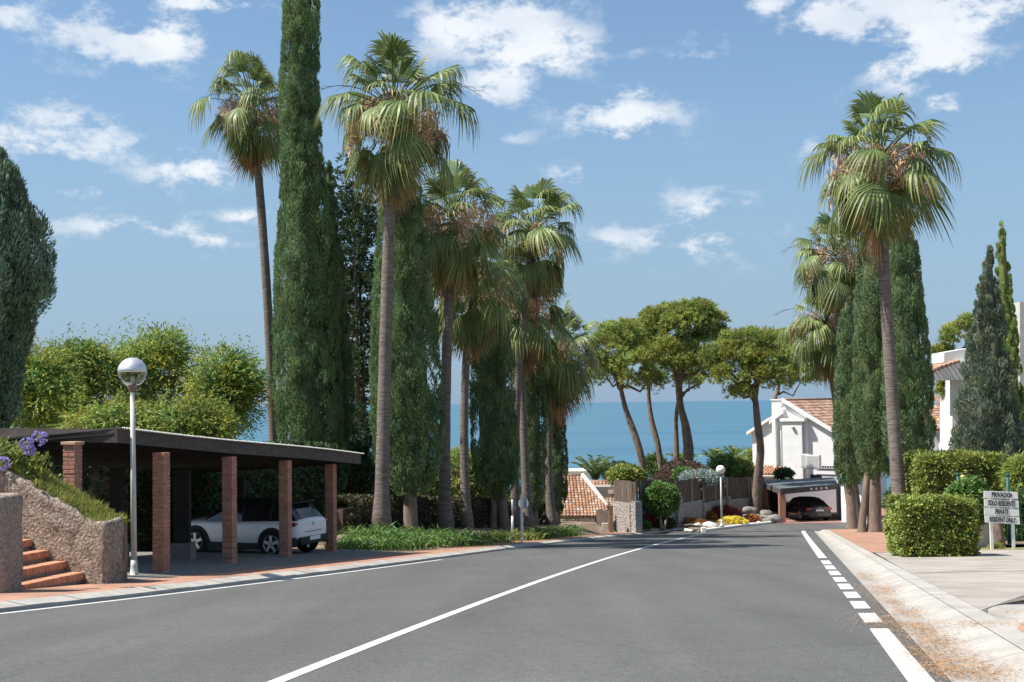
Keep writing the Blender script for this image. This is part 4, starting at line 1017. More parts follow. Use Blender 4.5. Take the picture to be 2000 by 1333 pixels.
STALK = [stalk_mesh(5 + i) for i in range(2)]
def palm(label, base, via, top, Y, scale, trunk_w, seed, group, n=(10, 14, 15, 13, 8), dead=9, dry=11, flow=7, stalks=4):
    g = random.Random(seed)
    b = at(base[0], base[1], Y); m = at(via[0], via[1], Y); c = at(top[0], top[1], Y)
    t = thing('palm_tree', label, 'palm tree', tuple(b), group)
    # smooth path through the three points
    ts = np.linspace(0, 1, 22); tm = (m[2] - b[2]) / (c[2] - b[2])
    xs = np.array([np.polyval(np.polyfit([0, tm, 1], [b[0], m[0], c[0]], 2), q) for q in ts])
    path = [np.array([x, Y + .1 * math.sin(3 * q), b[2] + (c[2] - b[2]) * q]) for x, q in zip(xs, ts)]
    path[0] = path[0] - (0, 0, .25)
    H = c[2] - b[2]
    rad = [trunk_w * (1 + .75 * math.exp(-q * H / .75) - .22 * q) * (1 + .03 * math.sin(i * 2.1)) for i, q in enumerate(ts)]
    mk('trunk', MB().tube(path, rad, 14), PALMBARK, t, True)
    crown = c - np.array(b)
    def put(name, me, rz, dz, s, tilt=0.0):
        o = bpy.data.objects.new(name, me); COL.objects.link(o); o.parent = t
        o.location = tuple(crown + (0, 0, dz)); o.rotation_euler = (g.uniform(-.3, .3), tilt, rz); o.scale = (s, s, s)
        if name == 'flower_cluster': o['kind'] = 'stuff'
    a0 = g.uniform(0, 6)
    for cls, k, dz in zip(('up', 'high', 'mid', 'low', 'hang'), n, (.22, .12, 0.0, -.15, -.35)):
        for i in range(k):
            put('frond', g.choice(CL[cls]), a0 + i * 2.39996 + g.uniform(-.25, .25), dz * scale + g.uniform(-.1, .1), scale * g.uniform(.78, 1.15), g.uniform(-.28, .22))
        a0 += 1.1
    for i in range(dry): put('dry_frond', g.choice(LOWDRY), a0 + i * 2 * math.pi / max(1, dry) + g.uniform(-.3, .3), -.45 * scale, scale * g.uniform(.8, 1.05))
    for i in range(dead): put('dead_frond', g.choice(DEAD), a0 + i * 2 * math.pi / max(1, dead) + g.uniform(-.3, .3), -.55 * scale + g.uniform(-.5, .1), scale * g.uniform(.8, 1.1))
    for i in range(flow): put('flower_cluster', g.choice(FLOW), a0 + i * 2 * math.pi / max(1, flow) + g.uniform(-.4, .4), .22 * scale, scale * g.uniform(1.0, 1.3), g.uniform(-.3, .1))
    for i in range(stalks): put('old_stalk', g.choice(STALK), a0 + i * 2 * math.pi / max(1, stalks) + g.uniform(-.5, .5), .1 * scale, scale * g.uniform(.9, 1.1))
    return t
PG = 'fan palms on the left bank'; PR = 'fan palms in the right-hand clump'
palm('slender tall fan palm left of the tallest cypress, behind the carport', (537, 1044), (521, 580), (493, 215), 58, 1.10, .22, 11, PG, n=(10, 14, 14, 12, 7), flow=6, dead=9)
palm('biggest fan palm with thick pale trunk right of the brown carport', (745, 1040), (757, 520), (769, 228), 46, 1.24, .24, 12, PG, n=(12, 15, 15, 12, 7), flow=8, dead=11)
palm('fan palm with tan flower clusters, second trunk of the left bank', (870, 1036), (876, 600), (886, 435), 52, 1.14, .23, 13, PG, flow=6)
palm('fan palm with dark trunk between two paler palm trunks', (912, 1032), (908, 760), (922, 555), 56, 1.2, .20, 14, PG, flow=5, dead=8)
palm('tall fan palm whose crown rises behind the middle crowns of the left row', (1008, 1034), (1012, 740), (1042, 462), 62, 1.24, .20, 15, PG, flow=4, dead=6)
palm('fan palm with pale trunk just right of the round road sign', (1031, 1032), (1021, 800), (1012, 610), 64, 1.24, .22, 16, PG, flow=6, dead=8)
palm('short last fan palm of the left row, near the tiled roof', (1079, 1030), (1072, 860), (1089, 690), 68, 1.2, .21, 17, PG, flow=5, dead=6)
palm('big fan palm with leaning trunk standing before the right-hand cypresses', (1762, 1062), (1734, 620), (1716, 328), 46, 1.20, .235, 18, PR, n=(12, 15, 15, 13, 8), flow=9, dead=3, dry=12)
palm('fan palm half hidden left of the biggest right-hand palm', (1676, 1030), (1650, 760), (1632, 505), 77, 1.3, .26, 19, PR, flow=5, dead=6)
palm('lowest fan palm of the right-hand clump, above the white gable', (1669, 1032), (1643, 850), (1614, 640), 79, 1.25, .26, 20, PR, flow=6, dead=6)

# ---- pines
def pine(label, trunk, Y, lobes, tw, seed, dens=26, group='umbrella pines above the reed fence', limbs=True, leaf=.30, base_off=None):
    g = np.random.default_rng(seed)
    P = [at(px, py, Y) for px, py in trunk]; b = P[0]
    t = thing('pine_tree', label, 'tree', tuple(b), group)
    # resample trunk smoothly
    zz = np.array([p[2] for p in P]); q = np.linspace(0, 1, 24); idx = np.linspace(0, 1, len(P))
    path = np.c_[np.interp(q, idx, [p[0] for p in P]), np.full(24, Y), np.interp(q, idx, zz)]
    for _ in range(3): path[1:-1, 0] = (path[:-2, 0] + 2 * path[1:-1, 0] + path[2:, 0]) / 4
    path[:, 1] += .25 * np.sin(q * 5 + seed); path[0, 2] -= .3
    tr = mk('trunk', MB().tube(list(path), [tw * (1.15 - .55 * a) * (1 + .08 * math.sin(9 * a + seed)) for a in q], 10), PINEBARK, t, True)
    parts = []; top = path[-1]
    for (px, py, rx, ry, dy) in lobes:
        c = at(px, py, Y + dy); s = Y / F; rX = rx * s * 1.10; rZ = ry * s * .92; rY = rX * .9
        if limbs:
            mid = (top + c) / 2 + g.normal(size=3) * .25 - (0, 0, .3)
            mk('limb', MB().tube([top - (0, 0, .5), top * .6 + mid * .4, mid, c * .8 + mid * .2, c], [tw * .5, tw * .42, tw * .32, tw * .2, .05], 7), PINEBARK, t, True)
        # sub-clumps on the lobe
        ns = max(10, int(5.0 * (rX * rY + rX * rZ * 2) ))
        cs, dd = blob_points(c, (rX * .85, rY * .85, rZ * .8), ns, g, .62, .35)
        for cc, d in zip(cs, dd):
            k = int(dens * 1.5 * g.uniform(.7, 1.3)); r0 = .42 * g.uniform(.75, 1.25)
            p, e = blob_points(cc, (r0 * 1.15, r0 * 1.15, r0 * .8), k, g, .4, .4)
            v = tint(1, .15, .09, g)
            V, Q, K = tuft(p, e * .7 + d * .4 + (0, 0, .55), 5, .16, .10, leaf, .05, 0, .12, .05, .7, .12, g=g, flat=e)
            parts.append((V, Q, K * v))
    fast('crown', *join(parts), PINELEAF, t)
    return t
pine('leftmost umbrella pine with bent trunk beside the yellow-green shrub', [(1258,948),(1254,900),(1240,850),(1222,800),(1210,745)], 88, [(1195,690,52,52,0),(1235,720,45,40,-1),(1180,730,36,30,1),(1215,655,45,36,.5),(1270,740,30,26,0)], .25, 41)
pine('slim second umbrella pine behind the brown brush mound', [(1292,930),(1285,870),(1272,820),(1267,770),(1268,735)], 92, [(1262,690,45,40,0),(1290,700,40,36,1),(1240,650,40,30,2)], .20, 42)
pine('biggest umbrella pine with thick forked trunk above the brush mound', [(1340,940),(1346,880),(1340,830),(1328,790),(1324,735)], 90, [(1330,640,75,50,0),(1375,640,48,52,1),(1290,630,50,42,.5),(1340,700,55,38,-1),(1310,690,45,34,-1.5),(1350,612,50,26,0),(1375,715,38,26,1.5)], .33, 43)
pine('thin straight pine trunk left behind the thickest pine trunk', [(1321,915),(1322,860),(1320,815),(1326,770)], 94, [(1345,745,36,20,1),(1400,680,22,30,2)], .19, 44)
pine('umbrella pine with curved trunk right beside the garage canopy', [(1478,1005),(1482,930),(1486,880),(1478,830),(1474,770)], 86, [(1440,690,52,36,0),(1490,700,58,42,0),(1425,735,40,20,-1),(1500,735,45,28,-1),(1465,665,60,24,.5),(1450,765,32,12,-.5),(1390,700,18,30,0)], .30, 45)
pine('rearmost umbrella pine, its crown over the white gable roof', [(1508,905),(1508,820),(1512,780),(1520,760)], 116, [(1545,690,48,38,0),(1570,735,36,26,0),(1520,740,40,26,1),(1530,665,42,22,0)], .22, 46)
pine('small pine beyond the white house on the right', [(1880,800),(1876,720),(1872,690)], 85, [(1862,660,26,26,0),(1895,640,28,30,0),(1840,690,14,16,0)], .25, 47, group='')
pine('small dark pine down the slope beside the white gable', [(1465,950),(1463,910),(1464,890)], 130, [(1463,893,18,12,0),(1472,884,10,9,0)], .2, 48, group='')

# open layered conifer
def layered(label, px, ytop, ybot, Y, seed):
    g = np.random.default_rng(seed); b = at(px, 1040, Y); tp = at(px - 18, ytop, Y)
    t = thing('conifer_tree', label, 'tree', tuple(b))
    mk('trunk', MB().tube([b - (0, 0, .2), b * .5 + tp * .5, tp], [.16, .09, .02], 8), CYPBARK, t, True)
    H = tp[2] - b[2]; parts = []; br = MB()
    for i in range(64):
        u = .12 + .87 * (i / 64); o = b + (tp - b) * u; an = i * 2.4 + g.uniform(-.3, .3)
        Lb = (1.0 - u) ** .6 * 1.75 + .25; d = np.array([math.cos(an), math.sin(an), g.uniform(-.3, .5)])
        br.tube([o, o + d * Lb * .6, o + d * Lb], [.03, .02, .008], 4)
        n = int(22 * Lb + 9); s = g.random(n)[:, None] ** .7
        p = o + d * Lb * (.25 + .8 * s) + g.normal(size=(n, 3)) * (.24, .24, .20)
        parts.append(tuft(p, d * .6 + g.normal(size=(n, 3)) * .5 + (0, 0, .2), 12, .24, .14, .17, .06, 0, .2, .06, .6, g=g))
    mk('branches', br, CYPBARK, t)
    fast('crown', *join(parts), DARKLEAF, t)
layered('sparse layered dark conifer between two left-hand cypresses', 706, 288, 980, 57, 61)
layered('second sparse dark conifer close to the big palm trunk', 716, 370, 980, 59, 62)

# ---- feathery trees behind the carport
def feathery(label, px, py, rx, ry, Y, seed, n=1.0, mat=None, name='feathery_tree', lobes=12):
    g = np.random.default_rng(seed); s = Y / F; c = at(px, py, Y); b = np.array([c[0], Y, G(Y) + .3])
    t = thing(name, label, 'tree', tuple(b), 'feathery trees behind the carport')
    mk('trunk', MB().tube([b - (0, 0, .2), b * .6 + c * .4 + (.2, 0, 0), c], [.2, .15, .06], 8), CYPBARK, t, True)
    parts = []; R_ = np.array([rx * s, rx * s * .7, ry * s])
    cs, dd = blob_points(c, R_ * .8, int(lobes * 4.5), g, .45, .3)
    for cc, d in zip(cs, dd):
        r0 = .55 * g.uniform(.55, 1.35); k = int(62 * n)
        p, e = blob_points(cc, (r0 * 1.2, r0 * 1.2, r0), k, g, .35, .3)
        v = tint(1, .18, .20, g); v[0, 0] = max(v[0, 0], .6)
        # drooping leaf sprays: short rows of leaflets
        dr = unit(e * (1, 1, .6) + d * .4 + (0, 0, .25) + g.normal(size=(k, 3)) * .4)
        for j in range(5):
            q = p + dr * (.09 * j) + np.array([0, 0, -1.0]) * (.009 * j * j)
            ax = g.normal(size=(k, 3)) * .45 + dr + np.array([0, 0, -.1 - .05 * j])
            V, Q, K = leaves(q, ax, .15, .055, tint(k, .14, .07, g) * v, g, e); parts.append((V, Q, K))
    # wispy shoots on top
    for _ in range(10):
        a = g.uniform(-1, 1) * .8; o = c + np.array([a * R_[0], g.uniform(-.4, .4), R_[2] * .75 * math.sqrt(1 - a * a)]); k = 26
        d = unit(np.array([g.normal() * .25, g.normal() * .2, 1.0])); s_ = g.random(k)[:, None]
        parts.append(leaves(o + d * s_ * 1.1 + g.normal(size=(k, 3)) * .07, g.normal(size=(k, 3)) * .8 + d * .3, .16, .04, tint(k, .15, .1, g), g))
    fast('crown', *join(parts), mat or FEATHER, t)
for i, (lab, px, py, rx, ry, Y, n_, lb) in enumerate([
    ('yellow-green feathery tree at the left edge behind the carport roof', 70, 775, 95, 95, 50, 1.0, 17),
    ('feathery tree with dark leafy tip left of the globe lamp', 165, 755, 90, 100, 53, 1.0, 18),
    ('tallest wispy feathery tree behind the globe lamp', 300, 738, 100, 100, 55, 1.0, 19),
    ('rounded feathery tree left of the slender palm trunk', 445, 775, 80, 95, 52, 1.0, 17),
    ('low feathery tree behind the middle of the carport roof', 370, 850, 100, 60, 48, 1.0, 13),
    ('low feathery tree behind the left half of the carport roof', 220, 850, 110, 60, 47, 1.0, 14)]):
    feathery(lab, px, py, rx, ry, Y, 70 + i, n_, lobes=lb)

# ---- generic shrubs and hedges
def shrub(name, label, c, r, mat, n, k=9, ln=.12, wd=.05, cat='shrub', group=None, seed=0, base=None, amp=.2, yel=.1, lo=.6, upb=.3, stem=None, boxy=0.0, droop=0.0):
    g = np.random.default_rng(900 + seed); c = np.array(c, float); r = np.array(r, float)
    b = np.array([c[0], c[1], c[2] - r[2]]) if base is None else np.array(base)
    t = thing(name, label, cat, tuple(b), group)
    if boxy:
        u = g.uniform(-1, 1, size=(n, 3)); ax = g.integers(0, 3, n); sg = g.choice([-1, 1], n)
        for j in range(3):
            m = ax == j; u[m, j] = sg[m] * g.uniform(.86, 1.02, m.sum())
        d = np.zeros((n, 3)); d[np.arange(n), ax] = sg
        bump = 1 + .10 * np.array([mnoise.noise(tuple(q * 2.2 + seed)) for q in u * r])[:, None]
        p = c + u * r * bump
    else:
        d = unit(g.normal(size=(n, 3)) + (0, 0, upb))
        bump = 1 + .22 * np.array([mnoise.noise(tuple(q * 2.0 + seed)) for q in d])[:, None]
        p = c + d * r * bump * (lo + (1 - lo) * g.random((n, 1)) ** .5)
    V = tuft(p, d + (0, 0, .4 - droop), k, ln * 1.4, ln * .7, ln, wd, 0, amp, yel, .8, .14, False, g=g, flat=d)
    fast('foliage', *V, mat, t)
    if stem:
        for q in stem: mk('stem', MB().tube(*q, 8), CYPBARK, t, True)
    else:
        core = MB()
        if boxy: core.box(c, r * .78)
        else: core.lathe([(max(.02, r[0] * .72 * math.cos(a)), r[2] * .72 * math.sin(a)) for a in np.linspace(R(-85), R(85), 8)], c, 10)
        mk('inner_twigs', core, BRUSH, t)
    return t
def bz(px, Y):   # point on the left bank
    X = (px - 1000) / F * Y; return G(Y) + bank(X, Y)
for i, (lab, px, Y, w, h) in enumerate([
    ('small strap-leaved plant beside the end brick column', 684, 41.6, .9, .5), ('low strap-leaved plant at the front edge of the bed by the gravel', 722, 41.8, 1.2, .55), ('low strap-leaved plant on the bare bank before the big palm', 762, 42.6, 1.2, .55), ('low strap-leaved plant at the front edge before the broad cypress', 806, 44.0, 1.2, .55), ('large bright strap-leaved plant left of the biggest palm foot', 735, 43.5, 1.1, .75),
    ('bright strap-leaved plant at the foot of the biggest palm', 772, 43.6, 1.0, .7), ('dark green strap-leaved plant right of the broad cypress stem', 838, 46.0, 1.1, .75),
    ('bright strap-leaved plant in front of the second palm trunk', 882, 47.5, 1.0, .7), ('bright strap-leaved plant in front of the dark palm trunk', 914, 48.5, 1.0, .7),
    ('small yellowish strap-leaved plant under the two-stemmed cypress', 970, 53, 1.1, .6), ('yellowish strap-leaved plant between the two sign posts', 1010, 56, 1.0, .6), ('strap-leaved plant right behind the round sign post', 1038, 58.5, 1.1, .65),
    ('pale strap-leaved plant between the last two palm feet', 1060, 60.5, 1.0, .6), ('strap-leaved plant at the foot of the last palm', 1083, 62.5, 1.1, .6), ('bright green strap-leaved plant at the end of the left bed', 1105, 64, 1.0, .65)]):
    z = bz(px, Y)
    b = np.array([at(px, 1050, Y)[0], Y, z])
    def _sc(label, b, w, h, seed):
        g = np.random.default_rng(400 + seed); t = thing('strap_leaf_plant', label, 'plant', tuple(b), 'strap-leaved plants along the left bed'); parts = []
        n = 230; a = g.random(n) * 2 * math.pi; ln = h * g.uniform(.75, 1.25, n); ou = g.uniform(.2, 1.0, n) * .85
        o = b + np.c_[g.normal(size=n) * w * .36, g.normal(size=n) * .32, np.zeros(n)]
        d = np.c_[np.cos(a) * ou, np.sin(a) * ou, np.ones(n)]; prev = o; col = tint(n, .16, .12, g)
        if seed in (9, 10, 12): col = col * np.array([1.7, 1.15, 1.1])
        for j in range(4):
            dd = d.copy(); dd[:, 2] -= .42 * j; dd = unit(dd); nx = prev + dd * (ln / 3.4)[:, None]
            parts.append(leaves((prev + nx) / 2, nx - prev, ln / 2.6, .05 * (1.1 - .2 * j), col, g)); prev = nx
        fast('leaves', *join(parts), GREENLEAF, t)
    _sc(lab, b, w, h, i)
def hedge_run(label, pts, hgt, thick, mat, n, seed, name='hedge', zf=None, **kw):
    """clipped hedge along a polyline of (X,Y)"""
    g = np.random.default_rng(seed); P = np.array(pts, float); L_ = np.r_[0, np.cumsum(np.linalg.norm(np.diff(P, axis=0), axis=1))]
    z0 = np.array([zf(x, y) for x, y in P]); b = (P[0][0], P[0][1], z0[0])
    t = thing(name, label, 'hedge', b)
    s = g.random(n) * L_[-1]; X = np.interp(s, L_, P[:, 0]); Y = np.interp(s, L_, P[:, 1]); Z = np.interp(s, L_, z0)
    dirx = np.interp(s, L_[:-1] + 1e-6, np.diff(P[:, 0])); diry = np.interp(s, L_[:-1] + 1e-6, np.diff(P[:, 1])); dn = unit(np.c_[dirx, diry]); nn = np.c_[dn[:, 1], -dn[:, 0]]
    top = g.random(n) < .33
    w = np.where(top, g.uniform(-1, 1, n), g.choice([-1, 1], n) * g.uniform(.85, 1.05, n)) * thick / 2
    h = np.where(top, g.uniform(.92, 1.05, n), g.random(n)) * hgt
    p = np.c_[X + nn[:, 0] * w, Y + nn[:, 1] * w, Z + h]
    d = np.c_[nn * np.sign(w)[:, None] * (~top)[:, None], np.where(top, 1, .35)]
    fast('foliage', *tuft(p, d, kw.get('k', 8), .14, .08, kw.get('ln', .12), kw.get('wd', .055), 0, .2, .1, .8, .14, False, g=g, flat=d), mat, t)
    core = MB()
    for i in range(len(P) - 1):
        a, c = P[i], P[i + 1]; d_ = (c - a) / np.linalg.norm(c - a); m = (a + c) / 2; zc = (z0[i] + z0[i + 1]) / 2
        core.box((m[0], m[1], zc + hgt * .42), (np.linalg.norm(c - a) / 2 - .05, thick * .26, hgt * .45), ((d_[0], d_[1], 0), (d_[1], -d_[0], 0), (0, 0, 1)))
    mk('inner_twigs', core, BRUSH, t)
bk = lambda x, y: G(y) + bank(x, y)
hedge_run('dark clipped hedge behind the palm trunks on the left bank', [(at(652, 1000, 45)[0], 45.5), (at(760, 1000, 49)[0], 50), (at(860, 1000, 54)[0], 55), (at(958, 1000, 60)[0], 61), (at(1050, 1000, 68)[0], 70)], 1.15, .9, pmat('brown_hedge_leaf', (.075, .070, .035), .7, .3, 1.2, attr=True, trans=.1), 6500, 5, zf=bk)
hedge_run('dark leafy hedge behind the carport', [(-22, 37), (at(230, 1000, 38)[0], 38), (at(420, 1000, 43)[0], 43), (at(560, 1000, 46)[0], 46), (at(640, 1000, 48)[0], 48.5)], 2.9, 1.0, DARKLEAF, 15000, 6, zf=bk, ln=.16, wd=.06)
for i, (lab, px, py, rx, ry, Y, n) in enumerate([('sunlit yellow-green shrub behind the hedge left of the broad cypress stem', 690, 985, 50, 50, 56, 600), ('tall sunlit yellow-green shrub between the second and third palm trunks', 905, 958, 66, 76, 66, 1900),
        ('yellow-green shrub between the broad cypress and the second palm trunk', 832, 975, 50, 56, 62, 1100), ('yellow-green shrub left behind the big palm foot', 740, 985, 36, 50, 60, 600), ('dark leafy shrub right of the end brick column', 690, 930, 40, 65, 52, 900), ('yellow-green shrub behind the round sign', 1062, 985, 20, 22, 74, 300), ('yellow-green shrub behind the two-stemmed cypress', 975, 990, 26, 32, 70, 400)]):
    s = Y / F; c = at(px, py, Y); shrub('garden_shrub', lab, c, (rx * s, rx * s * .8, ry * s), DARKLEAF if i == 4 else FEATHER, n, 9, .15, .055, group='shrubs behind the left bank hedge', seed=20 + i, base=(c[0], c[1], c[2] - ry * s), amp=.2, yel=.14)

# ================================================================== FAR: garden wall, houses, beds
def P2(px, Y, z=None):
    q = at(px, 800, Y); return np.array([q[0], Y, G(Y) if z is None else z])
def zpx(py, Y, px=1300): return at(px, py, Y)[2]

def tiles(name, O, ux, uy, W, Lg, parent, mat=TILE, tw=.21, tl=.36, seed=1):
    """barrel tiles on a plane: O top-left corner, ux across, uy down the slope"""
    g = random.Random(seed); ux = np.array(ux, float); uy = np.array(uy, float); nn = np.cross(uy, ux); nn = nn / np.linalg.norm(nn)
    if nn[2] < 0: nn = -nn
    mb = MB(); nc = max(1, round(W / tw)); nr = max(1, int(Lg / tl))
    base = MB().prism([O, O + ux * W, O + ux * W + uy * Lg, O + uy * Lg], -nn * .08)
    o = mk(name, base, pmat('tile_bed', (.28, .16, .11), .95, .2, 4), parent)
    for i in range(nc):
        x0 = (i + .5) * W / nc
        for j in range(nr):
            v = g.choice([.7, .85, .95, 1.0, 1.05, 1.2]); w = g.random()
            c = (v * 1.05, v, v) if w < .6 else ((v * 1.25, v * 1.5, v * 1.75) if w < .84 else (v * 1.15, v * .95, v * .6))
            y0, y1 = j * Lg / nr - .03, (j + 1) * Lg / nr + .02; r0 = W / nc * .40; r1 = W / nc * .46
            V = []
            for (yy, r, lift) in ((y0, r0, .0), (y1, r1, .030)):
                for a in np.linspace(0, math.pi, 5):
                    V.append(O + ux * (x0 + r * math.cos(a)) + uy * yy + nn * (.012 + lift + r * .75 * math.sin(a)))
            mb.add(V, [(k, k + 1, k + 6, k + 5) for k in range(4)] + [(5, 6, 7, 8, 9)], c)
    tag(mk('roof_tiles', mb, mat, o, fix=False), kind='stuff')
    return o

def garden_wall():
    # stone wall panels with reed screens above, stepping back to the right
    segs = [(1192, 73.6, 1236, 71.8, 982, 940, PALE_STONE), (1237, 72.0, 1246, 76.5, 979, 941, GREY_STONE), (1247, 76.5, 1316, 78.5, 977, 938, GREY_STONE), (1317, 78.5, 1368, 81.5, 981, 937, GREY_STONE),
            (1372, 81.5, 1414, 85.0, 979, 936, GREY_STONE), (1415, 85.0, 1462, 86.5, 975, 934, GREY_STONE), (1463, 87.0, 1492, 88.0, 1040, 934, None)]
    a0 = P2(1192, 71.5)
    t = thing('garden_wall', 'stone garden wall topped with brown reed screening below the pines', 'wall', tuple(a0))
    for i, (x0, y0, x1, y1, ys, yr, mat) in enumerate(segs):
        a, b = P2(x0, y0), P2(x1, y1); zs = zpx(ys, (y0 + y1) / 2, x0); zr = zpx(yr, (y0 + y1) / 2, x0)
        d = unit((b - a)[None])[0]; n = np.array([d[1], -d[0], 0])
        if n[1] > 0: n = -n
        if mat is not None:
            mk('stone_panel', MB().prism([(a[0], a[1], a[2] - .3), (b[0], b[1], b[2] - .3), (b[0], b[1], zs), (a[0], a[1], zs)], -n * .3), mat, t)
            if i in (0, 2, 4): 
                pi = MB().box((b[0] + d[0] * .18, b[1] + d[1] * .18, (b[2] + zs) / 2 + .03), (.2, .22, (zs - b[2]) / 2 + .1), (d, n, ez)); mk('wall_pier', pi, GREY_STONE, t)
        else: zs = a[2] - .1
        # reed screen: ridged vertical canes
        L_ = np.linalg.norm(b - a); nr = int(L_ / .07); rows = [[], []]
        for k in range(nr + 1):
            p = a + d * (k / nr) * L_ + n * (.03 * (k % 2) - .12) + n * random.uniform(-.012, .012)
            rows[0].append((p[0], p[1], zs - .12)); rows[1].append((p[0], p[1], zr + random.uniform(-.05, .05)))
        mk('reed_screen', MB().strip(rows), REED, t, fix=False)
        for k in range(int(L_ / 2.2) + 1):
            q = a + d * min(L_, .2 + k * 2.2) - n * .12
            mk('screen_post', MB().tube([(q[0], q[1], zs - .1), (q[0], q[1], zr - .02)], .035, 6), GALV, t)
garden_wall()
# raised garden ground behind the wall, with the brown brush mound
rows = []
for Y in np.linspace(79, 104, 14):
    r = []
    for px in np.linspace(1185, 1500, 22):
        q = at(px, 800, Y); zf = zpx(948, 84, px) - .2 - max(0, Y - 92) * .12
        edge = min(1, max(0, (Y - (73.0 + (px - 1190) * .055)) / 1.2))
        r.append((q[0], Y, zf if edge > 0 else G(Y) - .2))
    rows.append(r)
struct(mk('garden_ground', MB().strip(rows), SOIL, fix=False))
def brush_mound():
    g = np.random.default_rng(77); c = at(1335, 945, 86); s = 86 / F
    t = thing('brush_mound', 'dark brown mound of dry brush above the reed fence', 'brush mound', tuple(c))
    n = 3600; u = g.uniform(-1, 1, n); px = 1335 + u * 68
    top = np.interp(px, [1267, 1285, 1305, 1315, 1330, 1352, 1370, 1388, 1403], [948, 930, 910, 903, 906, 904, 912, 928, 944])
    dep = g.uniform(-1, 1, n); zt = np.array([zpx(a, 86, b) for a, b in zip(top, px)]); zb = zpx(950, 86, 1335)
    z = zb + (zt - zb) * np.sqrt(np.maximum(0, 1 - dep ** 2)) + g.normal(size=n) * .05
    P = np.c_[[at(a, 900, 86)[0] for a in px], 86 + dep * 1.7, z]
    fast('dry_twigs', *tuft(P, g.normal(size=(n, 3)) * .6 + (0, -.3, -.6), 7, .2, .16, .26, .035, 0, .25, .06, .8, .2, False, g=g), BRUSH, t)
    rows = []
    for dep in np.linspace(-1, 1, 9):
        rows.append([(at(a, 900, 86)[0], 86 + dep * 1.5, zb - .1 + (zpx(b, 86, a) - .08 - zb) * math.sqrt(max(0, 1 - dep * dep))) for a, b in zip([1267, 1285, 1305, 1315, 1330, 1352, 1370, 1388, 1403], [948, 930, 910, 903, 906, 904, 912, 928, 944])])
    mk('heap', MB().strip(rows), BRUSH, t, fix=False)
brush_mound()
def px_shrub(name, label, px, py, rx, ry, Y, mat, n, seed, cat='shrub', group=None, **kw):
    s = Y / F; c = at(px, py, Y); kw.setdefault('base', (c[0], c[1], c[2] - ry * s))
    return shrub(name, label, c, (rx * s, rx * s * .8, ry * s), mat, n, kw.pop('k', 9), kw.pop('ln', .2), kw.pop('wd', .08), cat, group, seed, **kw)
GS = 'shrubs showing above the reed fence'
px_shrub('garden_shrub', 'bright yellow-green shrub hanging over the left end of the reed fence', 1222, 932, 34, 17, 80, HEDGELEAF, 620, 101, group=GS, yel=.15)
px_shrub('garden_shrub', 'green shrub between the two left pine trunks', 1278, 912, 22, 22, 97, GREENLEAF, 260, 102, group=GS)
px_shrub('garden_shrub', 'dark green shrub left of the bent pine trunk, before the sea', 1205, 922, 34, 16, 100, DARKLEAF, 360, 103, group=GS)
px_shrub('garden_shrub', 'blue-grey leaved plant draped on the fence right of the thick pine trunk', 1368, 935, 38, 11, 82, BLUEGREY, 330, 104, group=GS, wd=.05)
px_shrub('garden_shrub', 'leafy green shrub left of the thick pine foot, on the mound', 1333, 930, 14, 12, 84, GREENLEAF, 160, 105, group=GS)
px_shrub('garden_shrub', 'green shrub behind the small globe lamp', 1415, 915, 30, 22, 95, GREENLEAF, 380, 106, group=GS)
px_shrub('garden_shrub', 'light green shrub between the globe lamp and the curved pine', 1447, 920, 26, 20, 97, HEDGELEAF, 380, 107, group=GS)
px_shrub('garden_shrub', 'dark shrub on the garage roof edge by the railing', 1530, 928, 16, 8, 93, DARKLEAF, 160, 108, group=GS)
def small_palm(label, px, py, Y, h, n, seed, mat=None):
    g = np.random.default_rng(seed); c = at(px, py, Y); t = thing('feather_palm', label, 'palm', tuple(c), 'small palms beyond the fence'); parts = []
    mk('trunk', MB().tube([c - (0, 0, 2.2), c - (0, 0, .8), c], [.22, .2, .18], 8), PALMBARK, t, True)
    for i in range(n):
        a = i * 2.4; e = g.uniform(.75, 1.5); L_ = h * g.uniform(.8, 1.1); p = c.copy(); k = 14; an = e
        for j in range(k):
            d = np.array([math.cos(a) * math.cos(an), math.sin(a) * math.cos(an), math.sin(an)]); q = p + d * L_ / k
            sd_ = np.array([-math.sin(a), math.cos(a), 0])
            for sg in (-1, 1):
                parts.append(leaves(((p + q) / 2 + sd_ * sg * .16 * (1 - j / k * .6))[None], (sd_ * sg + d * .9 - (0, 0, .2))[None], .5, .13, tint(1, .12, .08, g), g))
            parts.append(leaves(((p + q) / 2)[None], d[None], L_ / k * 1.3, .05, np.ones((1, 3)), g))
            p = q; an -= .055
    fast('fronds', *join(parts), mat or FROND, t)
small_palm('upright feathery palm between the tiled roof and the pines', 1163, 938, 98, 2.3, 18, 31)
small_palm('small palm with pale fronds left of the curved pine', 1435, 905, 105, 1.6, 13, 32)
small_palm('tiny palm top behind the small globe lamp', 1395, 900, 112, 1.4, 12, 33)
small_palm('small palm showing between the pine trunks', 1335, 905, 110, 1.5, 12, 34)

# far flat white house on the slope
t = thing('white_house', 'flat pale house roof by the sea left of the upright palm', 'house', tuple(at(1120, 940, 160)))
c = at(1120, 932, 160); mk('wall', MB().box(c + np.array([-.5, 3, -1.2]), (2.6, 3, 1.75)), WHITEWALL, t)
mk('roof_edge', MB().box(c + np.array([-.5, 3, .62]), (2.75, 3.15, .09)), pmat('pale_roof', (.62, .57, .52), .9, .05), t)

